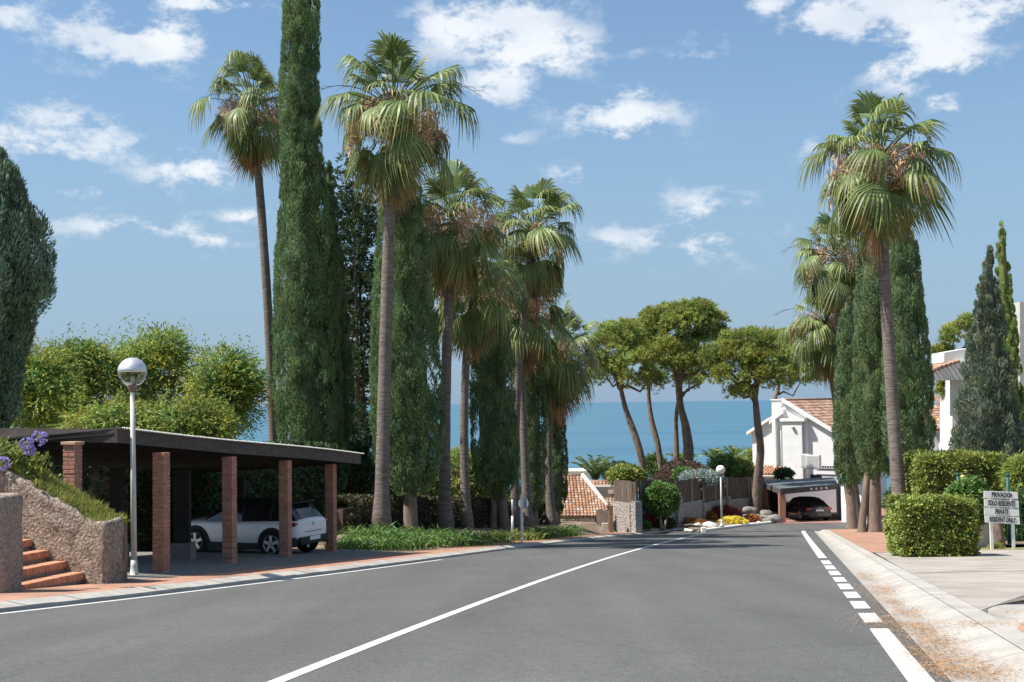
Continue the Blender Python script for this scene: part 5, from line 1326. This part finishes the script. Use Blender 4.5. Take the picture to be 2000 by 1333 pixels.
# house with tiled roof, left
def tiled_house():
    Ye, Yr = 79.0, 84.5
    e0, e1 = at(1085, 1010, Ye), at(1176, 1004, Ye); r0 = at(1085, 932, Yr)
    t = thing('tiled_house', 'low house with weathered terracotta tile roof behind a reed gate', 'house', (e0[0], Ye, G(Ye)))
    ze = e0[2]; zr = r0[2]
    O = np.array([at(1060, 932, Yr)[0], Yr, zr]); W = at(1138, 932, Yr)[0] - O[0]
    dn = np.array([.18 * 0, Ye - Yr, ze - zr]); Lg = np.linalg.norm(dn)
    # main slope widens down to the right along the hip
    ux = np.array([1.0, 0, 0]); uy = dn / Lg
    tiles('roof', O, ux, uy, W, Lg, t, seed=3)
    # hip triangle to the right, shingled in shrinking columns
    hipx = at(1188, 985, Ye + .6)[0] - (O[0] + W)
    nsl = 7
    for k in range(nsl):
        f = (k + .5) / nsl; O2 = O + ux * (W + hipx * k / nsl) + uy * Lg * (k / nsl) * .80
        tiles('roof', O2, ux, uy, hipx / nsl, Lg * (1 - (k / nsl) * .80), t, seed=9 + k)
    a = O + ux * W + (0, 0, .10); b = O + ux * (W + hipx) + uy * Lg * .80 + (0, 0, .12)
    mk('hip_ridge', MB().tube([a, b], .13, 8), pmat('hip_mortar', (.66, .56, .48), .9, .1), t, True)
    # right wing slope behind the hip
    O3 = at(1143, 944, Yr + .8); W3 = at(1196, 944, Yr + .8)[0] - O3[0]; e3 = at(1196, 985, Ye + 1.5)
    tiles('roof', O3 + (0, 0, .05), ux, unit(np.array([[0, -3.9, -1.35]]))[0], W3, 4.1, t, seed=21)
    mk('ridge', MB().tube([O - ux * .2 + (0, 0, .05), O + ux * W + (0, 0, .05)], .12, 8), TILE, t, True)
    mk('ridge', MB().tube([O3 + (0, 0, .08), O3 + ux * W3 + (0, 0, .08)], .11, 8), TILE, t, True)
    # eave beam, wall with openings
    x0, x1 = O[0] - .3, O[0] + W + hipx * .86
    mk('eave_beam', MB().box(((x0 + x1) / 2, Ye + .35, ze - .16), ((x1 - x0) / 2, .12, .10)), WHITETRIM, t)
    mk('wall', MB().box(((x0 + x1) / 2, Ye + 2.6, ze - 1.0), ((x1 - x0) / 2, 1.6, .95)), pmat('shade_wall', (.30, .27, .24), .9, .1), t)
    for px in (1108, 1121, 1147, 1170):
        q = at(px, 1010, Ye + .35); mk('eave_post', MB().box((q[0], Ye + .36, ze - .8), (.07, .07, .62)), WHITETRIM, t)
    for (pa, pb) in ((1109, 1120), (1123, 1145), (1149, 1168)):
        qa, qb = at(pa, 1010, Ye + .9), at(pb, 1010, Ye + .9)
        mk('window', MB().box(((qa[0] + qb[0]) / 2, Ye + .97, ze - .48), ((qb[0] - qa[0]) / 2, .03, .2)), CARGLASS, t)
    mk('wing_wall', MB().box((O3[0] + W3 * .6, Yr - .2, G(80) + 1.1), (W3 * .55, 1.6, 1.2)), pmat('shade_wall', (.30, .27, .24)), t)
tiled_house()
def reed_gate():
    t = thing('reed_gate', 'brown reed gate and fence panels below the terracotta roof', 'fence', tuple(P2(1150, 73)))
    for (pa, ya, pb, yb, top) in ((1095, 75.8, 1128, 75.4, 1014), (1129, 75.2, 1160, 74.6, 1012), (1161, 73.9, 1189, 73.2, 996)):
        a, b = P2(pa, ya), P2(pb, yb); d = b - a; L_ = np.linalg.norm(d); d /= L_; zt = zpx(top, ya, pa); rows = [[], []]
        for k in range(int(L_ / .06) + 1):
            p = a + d * min(L_, k * .06) + np.array([0, -.02 * (k % 2), 0]); rows[0].append((p[0], p[1], p[2] - .1)); rows[1].append((p[0], p[1], zt + random.uniform(-.03, .03)))
        mk('reed_panel', MB().strip(rows), REED, t, fix=False)
        mk('gate_post', MB().box((b[0], b[1] + .05, (b[2] + zt) / 2), (.05, .05, (zt - b[2]) / 2 + .06)), BLACKMETAL, t)
    a = P2(1178, 72.6); mk('meter_box', MB().box((a[0], a[1], a[2] + .30), (.17, .1, .32)), pmat('cream_box', (.62, .55, .47), .8, .06), t, bevel=.01)
    mk('end_post', MB().box((P2(1190, 72.2)[0], 72.2, zpx(1015, 72.2, 1190) - .2), (.10, .10, .95)), pmat('brown_post', (.30, .16, .09), .8, .15), t)
reed_gate()
def bollard(label, px, py, h, mat=GREENPOST, head=True):
    b = gp(px, py, .02); t = thing('bollard_light', label, 'bollard', tuple(b), 'small garden bollards')
    mk('post', MB().tube([b - (0, 0, .05), b + (0, 0, h * .8)], .05, 8), mat, t, True)
    mk('cap', MB().lathe([(.06, h * .8), (.075, h * .86), (.075, h * .95), (.03, h)], b, 10), WHITETRIM if head else mat, t, True)
bollard('dark bollard with white head before the reed gate', 1131, 1045, .62)
bollard('half-hidden bollard with white head left of the reed gate', 1113, 1043, .62)
bollard('thin dark bollard before the pale stone wall', 1199, 1043, .35, head=False)
bollard('green bollard right of the round clipped bush', 1309, 1036, .42)
bollard('dark green bollard beside the orange flowers near the garage', 1482, 1022, .5, head=False)

# planter at the road bend
def planter():
    pts = [(1232, 1042), (1270, 1039), (1330, 1036), (1352, 1041), (1380, 1038), (1440, 1030), (1500, 1024), (1524, 1020)]
    q = [gp(*p) for p in pts]
    kb = struct(mk('planter_kerb', MB().tube([p + (0, 0, .06) for p in q], .11, 6), pmat('white_kerb', (.74, .71, .66), .8, .08, 4), smooth=True))
    back = [P2(1240, 76.3), P2(1270, 77.2), P2(1316, 78.6), P2(1340, 80), P2(1372, 81.6), P2(1414, 85), P2(1462, 86.6), P2(1500, 87.5)]
    rows = [[a + (b - a) * u + np.array([0, 0, .12 + .25 * u]) for u in np.linspace(.01, 1, 6)] for a, b in zip(q, back)]
    struct(mk('planter_soil', MB().strip(rows), SOIL, fix=False))
    BG = 'low plants in the planter at the bend'
    S = [('low green plants at the left end of the planter', 1250, 1030, 17, 8, 75, GREENLEAF, 170), ('dark red plant left of the clipped round bush', 1268, 1020, 11, 10, 76.5, REDPLANT, 130), ('low green plant at the foot of the clipped round bush', 1298, 1026, 18, 9, 77, DARKLEAF, 220),
         ('orange succulent bed left of the white rocks', 1352, 1026, 30, 7, 79, ORANGEPLANT, 420), ('tall red plants around the small globe lamp', 1412, 1010, 34, 17, 83, REDPLANT, 620), ('orange-red plants right of the tall red ones', 1385, 1016, 14, 12, 82, ORANGEPLANT, 200),
         ('bright yellow flower bed below the red plants', 1432, 1022, 24, 7, 80.5, YELLOWPLANT, 340), ('rust-orange flower clump right of the yellow bed', 1468, 1019, 15, 8, 82, ORANGEPLANT, 200)]
    for i, (lab, px, py, rx, ry, Y, mat, n) in enumerate(S):
        px_shrub('flower_bed', lab, px, py, rx, ry, Y, mat, n, 200 + i, 'plant', BG, ln=.15, wd=.05, amp=.22, upb=.8)
    for i, (lab, px, py, r, Y, mat) in enumerate([('small white painted rock at the tip of the planter', 1363, 1026, .16, 77.5, WHITEROCK), ('large white painted rock at the tip of the planter', 1387, 1028, .30, 77.0, WHITEROCK), ('flat white stone right of the orange flowers', 1483, 1024, .2, 81.5, WHITEROCK),
              ('big grey rock left of the curved pine foot', 1461, 1001, .42, 85.0, ROCK), ('grey rock right of the curved pine foot', 1497, 1004, .34, 85.0, ROCK), ('pale rock ledge under the curved pine', 1470, 1012, .5, 83.6, ROCK), ('grey rock by the garage brick post', 1515, 1015, .36, 83.0, ROCK), ('low grey rock in front of the garage brick post', 1500, 1018, .28, 82.6, ROCK)]):
        bm = bmesh.new(); bmesh.ops.create_icosphere(bm, subdivisions=3, radius=r); g = Vector((i * 3.1, 1, 2))
        for v in bm.verts:
            v.co = v.co * (1 + .35 * mnoise.noise(v.co * (1.6 / r) * .6 + g) + .12 * mnoise.noise(v.co * (4 / r) * .6 + g)); v.co.x *= 1.3 if 'ledge' not in lab else 2.4; v.co.z *= .85 if 'ledge' not in lab else .5
        me = bpy.data.meshes.new('rock'); bm.to_mesh(me); bm.free(); me.materials.append(mat); me.polygons.foreach_set('use_smooth', [True] * len(me.polygons))
        o = link('rock', me); o.location = tuple(at(px, py, Y)); tag(o, lab, 'rock', 'rocks around the planter')
    # white pole-shaped kerb nose block
    b = gp(1374, 1040); tag(mk('kerb_block', MB().box(b + (0, 0, .12), (.13, .13, .16)), WHITEROCK, bevel=.03), 'white block at the end of the centre line', 'kerb block')
planter()
px_shrub('clipped_bush', 'round clipped green bush on two bare stems before the stone wall', 1292, 976, 31, 28, 76.5, GREENLEAF, 1500, 301, 'bush', ln=.16, wd=.06, lo=.8, base=tuple(gp(1290, 1034, .25)),
         stem=[([gp(1293, 1034, .2), at(1289, 1010, 76.5), at(1284, 985, 76.5)], [.09, .08, .05]), ([gp(1297, 1034, .2), at(1302, 1010, 76.7), at(1305, 985, 76.7)], [.08, .07, .05])])
lamp_post(1410, 1026, 1407.5, 918, .3, 'small globe lamp with opal ball rising from the red flowers', True, .26)

# ------------------------------------------------------------------ white gabled house
def gable_house():
    Y0 = 101.0; apex = at(1537, 784, Y0); z0 = G(96) - .3; H = apex[2] - z0; phi = R(36)
    t = thing('gabled_house', 'white gabled house with terracotta tile roof behind the garage canopy', 'house', (apex[0], Y0, z0), rz=-phi)
    L = lambda n_, mb, m, **k: mk(n_, mb, m, t, local=True, **k)
    rw, lw = 4.25, 2.95; er_ = H - 2.55; el_ = H - 2.25; D = 9.0
    # gable body
    L('wall', MB().prism([(-lw, 0, 0), (rw, 0, 0), (rw, 0, er_), (0, 0, H - .12), (-lw * .02, 0, H - .3), (-lw, 0, el_)], (0, D, 0)), WHITEWALL)
    # tiled right slope
    O = np.array([0.0, -.28, H + .02]); sl = np.array([rw + .35, 0, er_ - .28 - H]); Ls = np.linalg.norm(sl); sl /= Ls
    # object-space tiles: build at origin frame of the house
    mbp = MB(); 
    g = random.Random(5); tw, tl = .24, .40; nc, nr = int((D + .3) / tw), int(Ls / tl); nn = np.array([-sl[2], 0, sl[0]])
    if nn[2] < 0: nn = -nn
    for i in range(nc):
        y0 = -.26 + (i + .5) * tw
        for j in range(nr):
            v = g.choice([.72, .85, .95, 1.05, 1.2]); w = g.random()
            c = (v, v, v) if w < .66 else ((v * 1.25, v * 1.45, v * 1.65) if w < .9 else (v * .7, v * .75, v * .8))
            V = []
            for (s, r, lf) in ((j * tl - .03, tw * .40, 0), ((j + 1) * tl + .02, tw * .47, .035)):
                for a in np.linspace(0, math.pi, 5): V.append(O + np.array([0, y0 + .26 + r * math.cos(a), 0]) + sl * s + nn * (.02 + lf + r * .8 * math.sin(a)))
            mbp.add(V, [(k, k + 1, k + 6, k + 5) for k in range(4)] + [(5, 6, 7, 8, 9)], c)
    roof = L('roof', MB().prism([O, O + sl * Ls, O + sl * Ls + (0, D + .3, 0), O + (0, D + .3, 0)], -nn * .14), pmat('tile_bed', (.28, .16, .11)))
    tag(mk('roof_tiles', mbp, TILE, roof, local=True, fix=False), kind='stuff')
    # white verge boards with stepped dentils
    a, b = np.array([-.28, -.34, H - .06]), np.array([rw + .45, -.34, er_ - .40])
    L('verge_board', MB().prism([a, b, b + (0, 0, .30), a + (0, 0, .34)], (0, .10, 0)), WHITETRIM)
    L('verge_board', MB().prism([a + (0, .1, -.14), b + (0, .1, -.14), b + (0, .1, .0), a + (0, .1, .0)], (0, .25, 0)), WHITETRIM)
    L('ridge', MB().tube([(0, -.3, H + .10), (0, D, H + .10)], .12, 8), TILE, smooth=True)
    for (x0, zz0, x1, zz1) in ((-.15, H - .85, -1.35, H - 1.75), (-1.35, H - 1.45, -3.25, H - 2.55)):
        L('verge_board', MB().prism([(x0, -.36, zz0), (x1, -.36, zz1), (x1, -.36, zz1 + .24), (x0, -.36, zz0 + .24)], (0, .9, 0)), WHITETRIM)
    # chimney left of the apex, broad painted chimney breast, pilasters
    L('chimney', MB().box((-1.05, .7, H - .75), (.38, .35, .85)), GREYWALL)
    L('chimney_cap', MB().box((-1.05, .7, H + .12), (.45, .42, .05)), WHITETRIM)
    L('chimney_breast', MB().box((.62, -.30, (H - 1.55) / 2), (.78, .30, (H - 1.55) / 2)), GREYWALL)
    L('breast_cap', MB().box((.70, -.34, H - 1.40), (.98, .40, .12)), WHITETRIM)
    L('pilaster', MB().box((1.55, -.16, (H - 1.3) / 2), (.10, .15, (H - 1.3) / 2)), WHITETRIM)
    L('pilaster', MB().box((-.95, -.20, (H - 1.4) / 2), (.14, .20, (H - 1.4) / 2)), WHITETRIM)
    L('drain_pipe', MB().tube([(-.55, -.08, 1), (-.55, -.08, H - 2.2)], .05, 8), WHITETRIM, smooth=True)
    L('wall_lamp', MB().lathe([(.10, -.1), (.16, -.02), (.06, .08)], (.75, -.72, H - 1.95), 10), GALV, smooth=True)
    # small tiled canopy low on the left
    mb = MB(); g = random.Random(8)
    for i in range(11):
        for j in range(3):
            v = g.uniform(.8, 1.3); x = -3.1 + i * .25
            mb.tube([(x, -.05 - j * .4, 3.25 - j * .17), (x, -.5 - j * .4, 3.08 - j * .17)], .115, 6, (v * 1.1, v, v * .85))
    tag(L('canopy_tiles', mb, TILE, smooth=True), kind='stuff')
    L('canopy_slab', MB().prism([(-3.25, 0, 3.12), (-.4, 0, 3.12), (-.4, -1.3, 2.62), (-3.25, -1.3, 2.62)], (0, 0, -.1)), WHITETRIM)
    # wall of the terrace below the canopy with openings
    L('terrace_wall', MB().box((-1.9, -.75, 1.0), (1.5, .12, .9)), WHITEWALL)
    for x in (.55, 1.95): L('window', MB().box((x + .25, -.02, 2.15), (.42, .035, .55)), CARGLASS)
    for k in range(3): L('shutter_slot', MB().box((3.0, -.02, 3.12 - k * .0 + (.0 if k else .0) - k * .42), (.75, .03, .035)), PLASTIC)
    for k in range(6): L('vent_brick', MB().box((2.55 + k * .2, -.01, 3.3), (.06, .025, .06)), PLASTIC)
    return t
gable_house()
for i, (lab, px, py, w, h) in enumerate([('left outdoor cooling unit mounted on the white gable', 1574, 900, .30, .48), ('large right-hand cooling unit mounted on the white gable', 1589, 902, .52, .48)]):
    c = at(px, py, 98.3 - i * .9); ax = (np.array([math.cos(R(36)), -math.sin(R(36)), 0]), np.array([math.sin(R(36)), math.cos(R(36)), 0]), ez)
    t = thing('cooling_unit', lab, 'air conditioner', tuple(c - (0, 0, h)), 'cooling units on the white gable')
    mk('case', MB().box(c, (w, .22, h), ax), pmat('unit_case', (.66, .66, .64), .6, .05), t, bevel=.02)
    mk('grille', MB().box(c - ax[1] * .225, (w * .84, .01, h * .84), ax), pmat('unit_grille', (.42, .42, .41), .7, .2, 40), t)
    mk('bracket', MB().box(c - ez * (h + .04), (w, .2, .04), ax), GALV, t)
def garage():
    Yc = 87.5; zg_ = G(86)
    t = thing('garage_canopy', 'flat dark canopy on brick posts sheltering the black car', 'carport', tuple(P2(1522, 83.0)))
    fl = at(1524, 957, 83.2); fr = at(1633, 948, 84.5); bl = at(1482, 942, 91.0); br = at(1630, 934, 93.5)
    for q in (fl, fr, bl, br): pass
    mk('roof', MB().prism([fl, fr, br, bl], (0, 0, .07)), DARKROOF, t)
    mk('front_beam', MB().prism([fl - (0, 0, .30), fr - (0, 0, .26), fr - (0, 0, .004), fl - (0, 0, .004)], (0, .12, 0)), DARKWOOD, t)
    mk('side_beam', MB().prism([fl - (0, 0, .30), bl - (0, 0, .25), bl - (0, 0, .004), fl - (0, 0, .004)], (.12, 0, 0)), DARKWOOD, t)
    for (px, Y, hw) in ((1523, 83.5, .19), (1490, 89.5, .18)):
        b = P2(px, Y); zt = (fl if px > 1500 else bl)[2] - .27
        p = mk('brick_post', MB().box((b[0], Y, (b[2] + zt) / 2), (hw - .012, hw - .012, (zt - b[2]) / 2)), MORTAR, t)
        nc = int((zt - b[2]) / .085)
        mb = MB()
        for k in range(nc): mb.box((b[0], Y, b[2] + (k + .5) * (zt - b[2]) / nc), (hw, hw, (zt - b[2]) / nc / 2 - .006))
        tag(mk('brick_courses', mb, BRICK, p), kind='stuff')
    for k in range(4):
        q = fl + (fr - fl) * (.55 + k * .09); mk('roof_bracket', MB().box(q - (0, .03, .12), (.06, .05, .06)), GALV, t)
    mk('back_door', MB().box((at(1505, 985, 92)[0], 92.2, G(92) + 1.1), (.85, .05, 1.1)), pmat('dark_green_door', (.012, .022, .02), .6, .1), t)
    mk('door_step', MB().box((at(1507, 985, 91)[0], 91.4, G(91) + .08), (.9, .35, .12)), CONCRETE, t)
    # railing over the canopy
    a, b = at(1487, 940, 91.5), at(1518, 940, 92.0)
    r = mk('railing', MB().tube([a + (0, 0, .32), b + (0, 0, .32)], .02, 6), BLACKMETAL, t)
    for k in range(9):
        q = a + (b - a) * k / 8; mk('baluster', MB().tube([q - (0, 0, .12), q + (0, 0, .33)], .014, 5), BLACKMETAL, r)
garage()
# white retaining wall right of the garage and the yard wall behind the car
t = thing('white_wall', 'white rendered wall rising beside the black car to the palm trunks', 'wall', tuple(P2(1640, 84)))
a, b = P2(1629, 92.0), P2(1641, 82.6); c_ = P2(1700, 81.0)
mk('wall', MB().prism([a - (0, 0, .2), b - (0, 0, .2), (b[0], b[1], zpx(938, 83, 1640)), (a[0], a[1], zpx(930, 92, 1630))], (.3, 0, 0)), WHITEWALL, t)
mk('wall_face', MB().prism([b - (0, 0, .2), c_ - (0, 0, .2), (c_[0], c_[1], zpx(985, 81, 1700)), (P2(1662, 82.2)[0], 82.2, zpx(958, 82, 1660)), (b[0], b[1], zpx(938, 83, 1640))], (0, .3, 0)), WHITEWALL, t)
mk('yard_wall', MB().box((at(1590, 960, 95)[0], 95.6, G(95) + 1.1), (2.6, .1, 1.2)), WHITEWALL, t)
car2 = make_car('parked_car', 'black hatchback parked under the flat garage canopy', None, tuple(np.array([at(1572, 990, 86.6)[0], 86.6, G(86) + .02])), R(101), SEDAN, CARBLACK, CARBLACK)

# ================================================================== RIGHT SIDE
def board_sign():
    b0 = gp(1938, 1074, .06); Y = b0[1]
    t = thing('board_sign', 'white four-board notice on two posts reading PRIVADO SOLO RESIDENTE PRIVATE RESIDENT ONLY', 'sign', tuple(b0))
    tilt = R(4)   # the whole sign leans
    s = Y / F
    def q(px, py): return at(px, py, Y)
    for (xa, ya, xb, yb) in ((1936, 1073, 1936, 1016), (1980, 1079, 1978, 1022)):
        p0, p1 = q(xa, ya), q(xb, yb); p0[2] -= .1; p1 = p1 + (p1 - p0) * .75
        mk('post', MB().box((p0 + p1) / 2, (.042, .03, np.linalg.norm(p1 - p0) / 2)), SIGNWHITE, t)
    for i, (txt, tl, tr_, br_, bl_) in enumerate([('PRIVADO', (1920, 959), (1986, 961.5), (1987, 975), (1920, 973)), ('SOLO RESIDENTE', (1920.5, 974.5), (1987.5, 978), (1988.5, 992.5), (1921, 989.5)),
                               ('PRIVATE', (1920.5, 991.5), (1988.5, 994.5), (1989, 1008.5), (1921, 1005.5)), ('RESIDENT ONLY', (1921.5, 1006.5), (1989.5, 1010.5), (1990.5, 1024.5), (1922.5, 1020.5))]):
        c = [q(*tl), q(*tr_), q(*br_), q(*bl_)]; 
        for p in c: p[1] -= .045
        bd = mk('board', MB().prism(c, (0, -.028, 0)), SIGNWHITE, t, bevel=.004)
        ux = unit((c[1] - c[0])[None])[0]; w = np.linalg.norm(c[1] - c[0]); h = np.linalg.norm(c[0] - c[3])
        cu = bpy.data.curves.new('lettering', 'FONT'); cu.body = txt; cu.size = 1.0; cu.align_x = 'CENTER'; cu.align_y = 'CENTER'; cu.extrude = .004; cu.offset = .022; cu.resolution_u = 3
        cu.materials.append(SIGNBLACK)
        tmp = bpy.data.objects.new('lettering', cu); COL.objects.link(tmp)
        me = bpy.data.meshes.new_from_object(tmp.evaluated_get(bpy.context.evaluated_depsgraph_get())); bpy.data.objects.remove(tmp)
        o = bpy.data.objects.new('lettering', me); COL.objects.link(o); o.parent = bd
        m = sum(c) / 4 + np.array([0, -.034, 0]) - origin_of(t)
        wd = {'PRIVADO': .58, 'SOLO RESIDENTE': .88, 'PRIVATE': .43, 'RESIDENT ONLY': .80}[txt] * w
        nat = {'PRIVADO': 4.35, 'SOLO RESIDENTE': 8.7, 'PRIVATE': 4.2, 'RESIDENT ONLY': 8.0}[txt]
        sx = wd / nat; sz = h * .70 / .72
        ang = math.atan2(ux[2], ux[0])
        o.matrix_local = Matrix.Translation(tuple(m)) @ Matrix.Rotation(-ang, 4, 'Y') @ Matrix.Rotation(R(90), 4, 'X') @ Matrix.Diagonal((sx, sz, 1, 1))
        if i == 0:
            pc = sum(c) / 4 + ux * .205 * w / 1.0 * 1.0 + np.array([0, -.037, 0]); 
            mk('smudge', MB().tube([pc + ux * .075, pc + ux * .075 - np.array([0, .004, 0])], .05, 10), pmat('smudge', (.10, .10, .11), .8, .5, 60), bd)
board_sign()
# low clipped hedge and the garden behind
hb = gp(1742, 1085, .07)
def right_hedge():
    a = gp(1762, 1088, .06); b = gp(1918, 1088, .06)
    c = np.array([(a[0] + b[0]) / 2, (a[1] + b[1]) / 2 + .75, a[2] + .70])
    shrub('hedge', 'low square clipped hedge with yellow-green top left of the notice boards', c, ((b[0] - a[0]) / 2, .80, .66), HEDGELEAF, 5200, 7, .085, .05, 'hedge', None, 501, base=(c[0], c[1], a[2]), amp=.24, yel=.13, boxy=1.0)
right_hedge()
px_shrub('hedge', 'taller soft green hedge behind the low square hedge', 1858, 938, 74, 46, 46, HEDGELEAF, 3400, 502, 'hedge', ln=.13, wd=.045, boxy=1.0, yel=.14, base=tuple(at(1858, 1040, 46)))
px_shrub('garden_shrub', 'leafy climbing plant left of the notice boards, above the low hedge', 1893, 985, 38, 42, 40.2, GREENLEAF, 1100, 503, ln=.15, wd=.06, yel=.1, base=tuple(gp(1895, 1075, .06)))
px_shrub('garden_shrub', 'bright feathery shrub at the right edge above the notice boards', 1998, 935, 28, 34, 43, FEATHER, 520, 504, ln=.2, wd=.035, yel=.1)
px_shrub('garden_shrub', 'dark green shrub behind the notice boards at the right edge', 1985, 1010, 36, 40, 44, GREENLEAF, 900, 505, ln=.15, wd=.06, amp=.25)
px_shrub('garden_shrub', 'dark undergrowth between the cypress trunks and the low hedge', 1775, 985, 40, 40, 55, DARKLEAF, 800, 506, ln=.18, wd=.07)
px_shrub('grass_tuft', 'small green grass tuft at the foot of the notice boards', 1945, 1073, 10, 4, 38.8, GRASS, 140, 507, 'grass', ln=.09, wd=.02, upb=1)
def fence_post(lab, px, py, top, Y, mat, r, cap=None):
    b = np.array([at(px, 1000, Y)[0], Y, G(Y) + .08]); z = zpx(top, Y, px)
    t = thing('fence_post', lab, 'post', tuple(b), 'posts behind the low hedge')
    mk('post', MB().tube([b - (0, 0, .1), (b[0], Y, z)], r, 10), mat, t, True)
    mk('cap', MB().lathe([(r * 1.12, -.06 if cap is None else -.34), (r * 1.12, .0), (r * .6, .03)], (b[0], Y, z), 10), cap or mat, t, True)
fence_post('left green fence post rising above the low hedge', 1873, 1000, 926, 41.2, GREENPOST, .05)
fence_post('right green fence post rising behind the notice boards', 1970, 1000, 927, 41.0, GREENPOST, .06)
fence_post('taller pale post with yellow top behind the low hedge', 1882, 1000, 930, 41.0, CONCRETE, .055, YELLOWPIPE)
fence_post('shorter pale post with yellow top behind the low hedge', 1901, 1000, 936, 41.0, CONCRETE, .055, YELLOWPIPE)
# wire fence between the green posts
t = thing('wire_fence', 'thin green wire mesh fence at the right behind the notice boards', 'fence', tuple(P2(1980, 40.9)))
a, b = P2(1962, 41), P2(2040, 40.6)
for k in range(9):
    z = .2 + k * .2; mk('wire', MB().tube([a + (0, 0, z), b + (0, 0, z)], .005, 4), GREENPOST, t)
for k in range(10):
    q = a + (b - a) * k / 9; mk('wire', MB().tube([q + (0, 0, .1), q + (0, 0, 1.85)], .005, 4), GREENPOST, t)
tb = thing('rendered_pillar', 'cream rendered block behind the left sign post', 'pillar', tuple(gp(1930, 1072, .06)))
q = gp(1935, 1070, .06); mk('block', MB().box(q + (0, .35, .42), (.24, .2, .48)), pmat('cream_render', (.55, .48, .40), .9, .1), tb, bevel=.04)
ts = thing('tree_stump', 'rough brown stump between the two sign posts', 'stump', tuple(gp(1958, 1072, .06)))
q = gp(1958, 1071, .06); mk('stump', MB().tube([q + (0, .3, -.1), q + (.03, .3, .3), q + (-.04, .3, .8), q + (0, .35, 1.2)], [.2, .15, .13, .12], 9), PINEBARK, ts, True)

# villas on the right behind the trees
def villa():
    Y0 = 68.0
    t = thing('white_villa', 'white villa corner with tiled eave behind the grey cypress', 'house', tuple(P2(1860, Y0)))
    def q(px, py, dY=0): return at(px, py, Y0 + dY)
    # eave block
    mk('eave', MB().prism([q(1816, 731), q(1826, 742), q(1900, 742), q(1900, 707), q(1873, 707)], (0, 2.5, 0)), WHITEWALL, t)
    mk('upper_wall', MB().prism([q(1844, 708, .6), q(1900, 708, .6), q(1900, 679, .6), q(1844, 689, .6)], (0, 2.0, 0)), GREYWALL, t)
    mb = MB()
    for k in range(8):
        c = q(1818 + k * 7.6, 727 - k * 2.9, -.1); mb.tube([c + (0, -.15, .02), c + (0, 2.0, .10)], .085, 6, (1.2, 1.25, 1.3))
    tag(mk('eave_tiles', mb, TILE, t, True), kind='stuff')
    mk('column', MB().prism([q(1860, 742, 1.1), q(1872, 742, 1.1), q(1872, 890, 1.1), q(1860, 890, 1.1)], (0, .4, 0)), GREYWALL, t)
    mk('wall', MB().prism([q(1872, 742, 1.5), q(1990, 742, 1.5), q(1990, 960, 1.5), q(1872, 960, 1.5)], (0, 3, 0)), WHITEWALL, t)
    mk('corner_wall', MB().prism([q(1992, 590, -6), q(2060, 590, -6), q(2060, 980, -6), q(1992, 980, -6)], (0, 4, 0)), pmat('grey_render', (.50, .49, .46), .9, .06), t)
    t2 = thing('white_villa', 'lower white house with tile roof seen right of the cypress clump', 'house', tuple(P2(1840, 88)))
    Y1 = 90.0
    def p(px, py, dY=0): return at(px, py, Y1 + dY)
    mk('wall', MB().prism([p(1800, 838), p(1862, 838), p(1862, 960), p(1800, 960)], (0, 4, 0)), WHITEWALL, t2)
    mk('lit_wall', MB().prism([p(1840, 850, -.8), p(1866, 850, -.8), p(1866, 960, -.8), p(1840, 960, -.8)], (0, .7, 0)), WHITEWALL, t2)
    O = p(1790, 795, 2.6); e = p(1790, 838, -.4); dn = e - O; Lg = np.linalg.norm(dn); W = p(1864, 800, 2.6)[0] - O[0]
    tiles('roof', O, (1, 0, 0), np.array([0, dn[1], dn[2]]) / np.linalg.norm([dn[1], dn[2]]), W, Lg, t2, seed=31)
    mk('gable', MB().prism([p(1812, 785, 2.8), p(1862, 824, 2.8), p(1862, 800, 2.8), p(1818, 774, 2.8)], (0, 2, 0)), WHITEWALL, t2)
    O = p(1818, 773, 4.5); tiles('roof', O + (0, 0, .1), unit(np.array([[1, 0, -.42]]))[0], np.array([0, -.95, -.3]), 1.6, 2.0, t2, seed=33)
villa()
px_shrub('garden_shrub', 'leafy bush hiding the foot of the villa column', 1850, 755, 14, 18, 72, HEDGELEAF, 160, 510)

# road sign seen from behind, with a second bare post
def road_sign():
    b = gp(1020, 1058, .13); Y = b[1]; t = thing('road_sign', 'round road sign seen from behind on a grey post', 'sign', tuple(b))
    tp = at(1019, 968, Y)
    mk('post', MB().box((b + tp) / 2, (.055, .03, (tp[2] - b[2]) / 2 + .02)), GALV, t)
    c = at(1021.5, 984, Y); r = 8.5 * Y / F * 1.9
    ax = unit(np.array([[.35, 1, 0]]))[0]
    mk('disc', MB().tube([c + ax * .05, c + ax * .065], r * .62, 28), pmat('sign_back', (.46, .48, .50), .5, .06, metal=.2), t)
    mk('rim', MB().tube([c + ax * .055 + r * .62 * (np.array([ax[1], -ax[0], 0]) * math.cos(a) + ez * math.sin(a)) for a in np.linspace(0, 2 * math.pi, 29)], .012, 5, caps=False), GALV, t)
    mk('bracket', MB().box(c + ax * .03, (.07, .02, .03)), GALV, t)
    b2 = gp(1001, 1056, .13); t2 = thing('sign_post', 'bare grey post left of the round road sign', 'post', tuple(b2))
    tp2 = at(1000.5, 976, b2[1]); m2 = at(1001, 1008, b2[1])
    mk('lower_tube', MB().tube([b2 - (0, 0, .05), m2], .06, 10), GALV, t2, True); mk('upper_tube', MB().tube([m2 - (0, 0, .05), tp2], .035, 10), GALV, t2, True)
    r_ = gp(992, 1057, .16); tag(mk('stone', MB().lathe([(.08, -.05), (.16, 0), (.13, .1), (.05, .14)], r_, 9), WHITEROCK, smooth=True), 'pale stone at the foot of the bare grey post', 'stone')
road_sign()
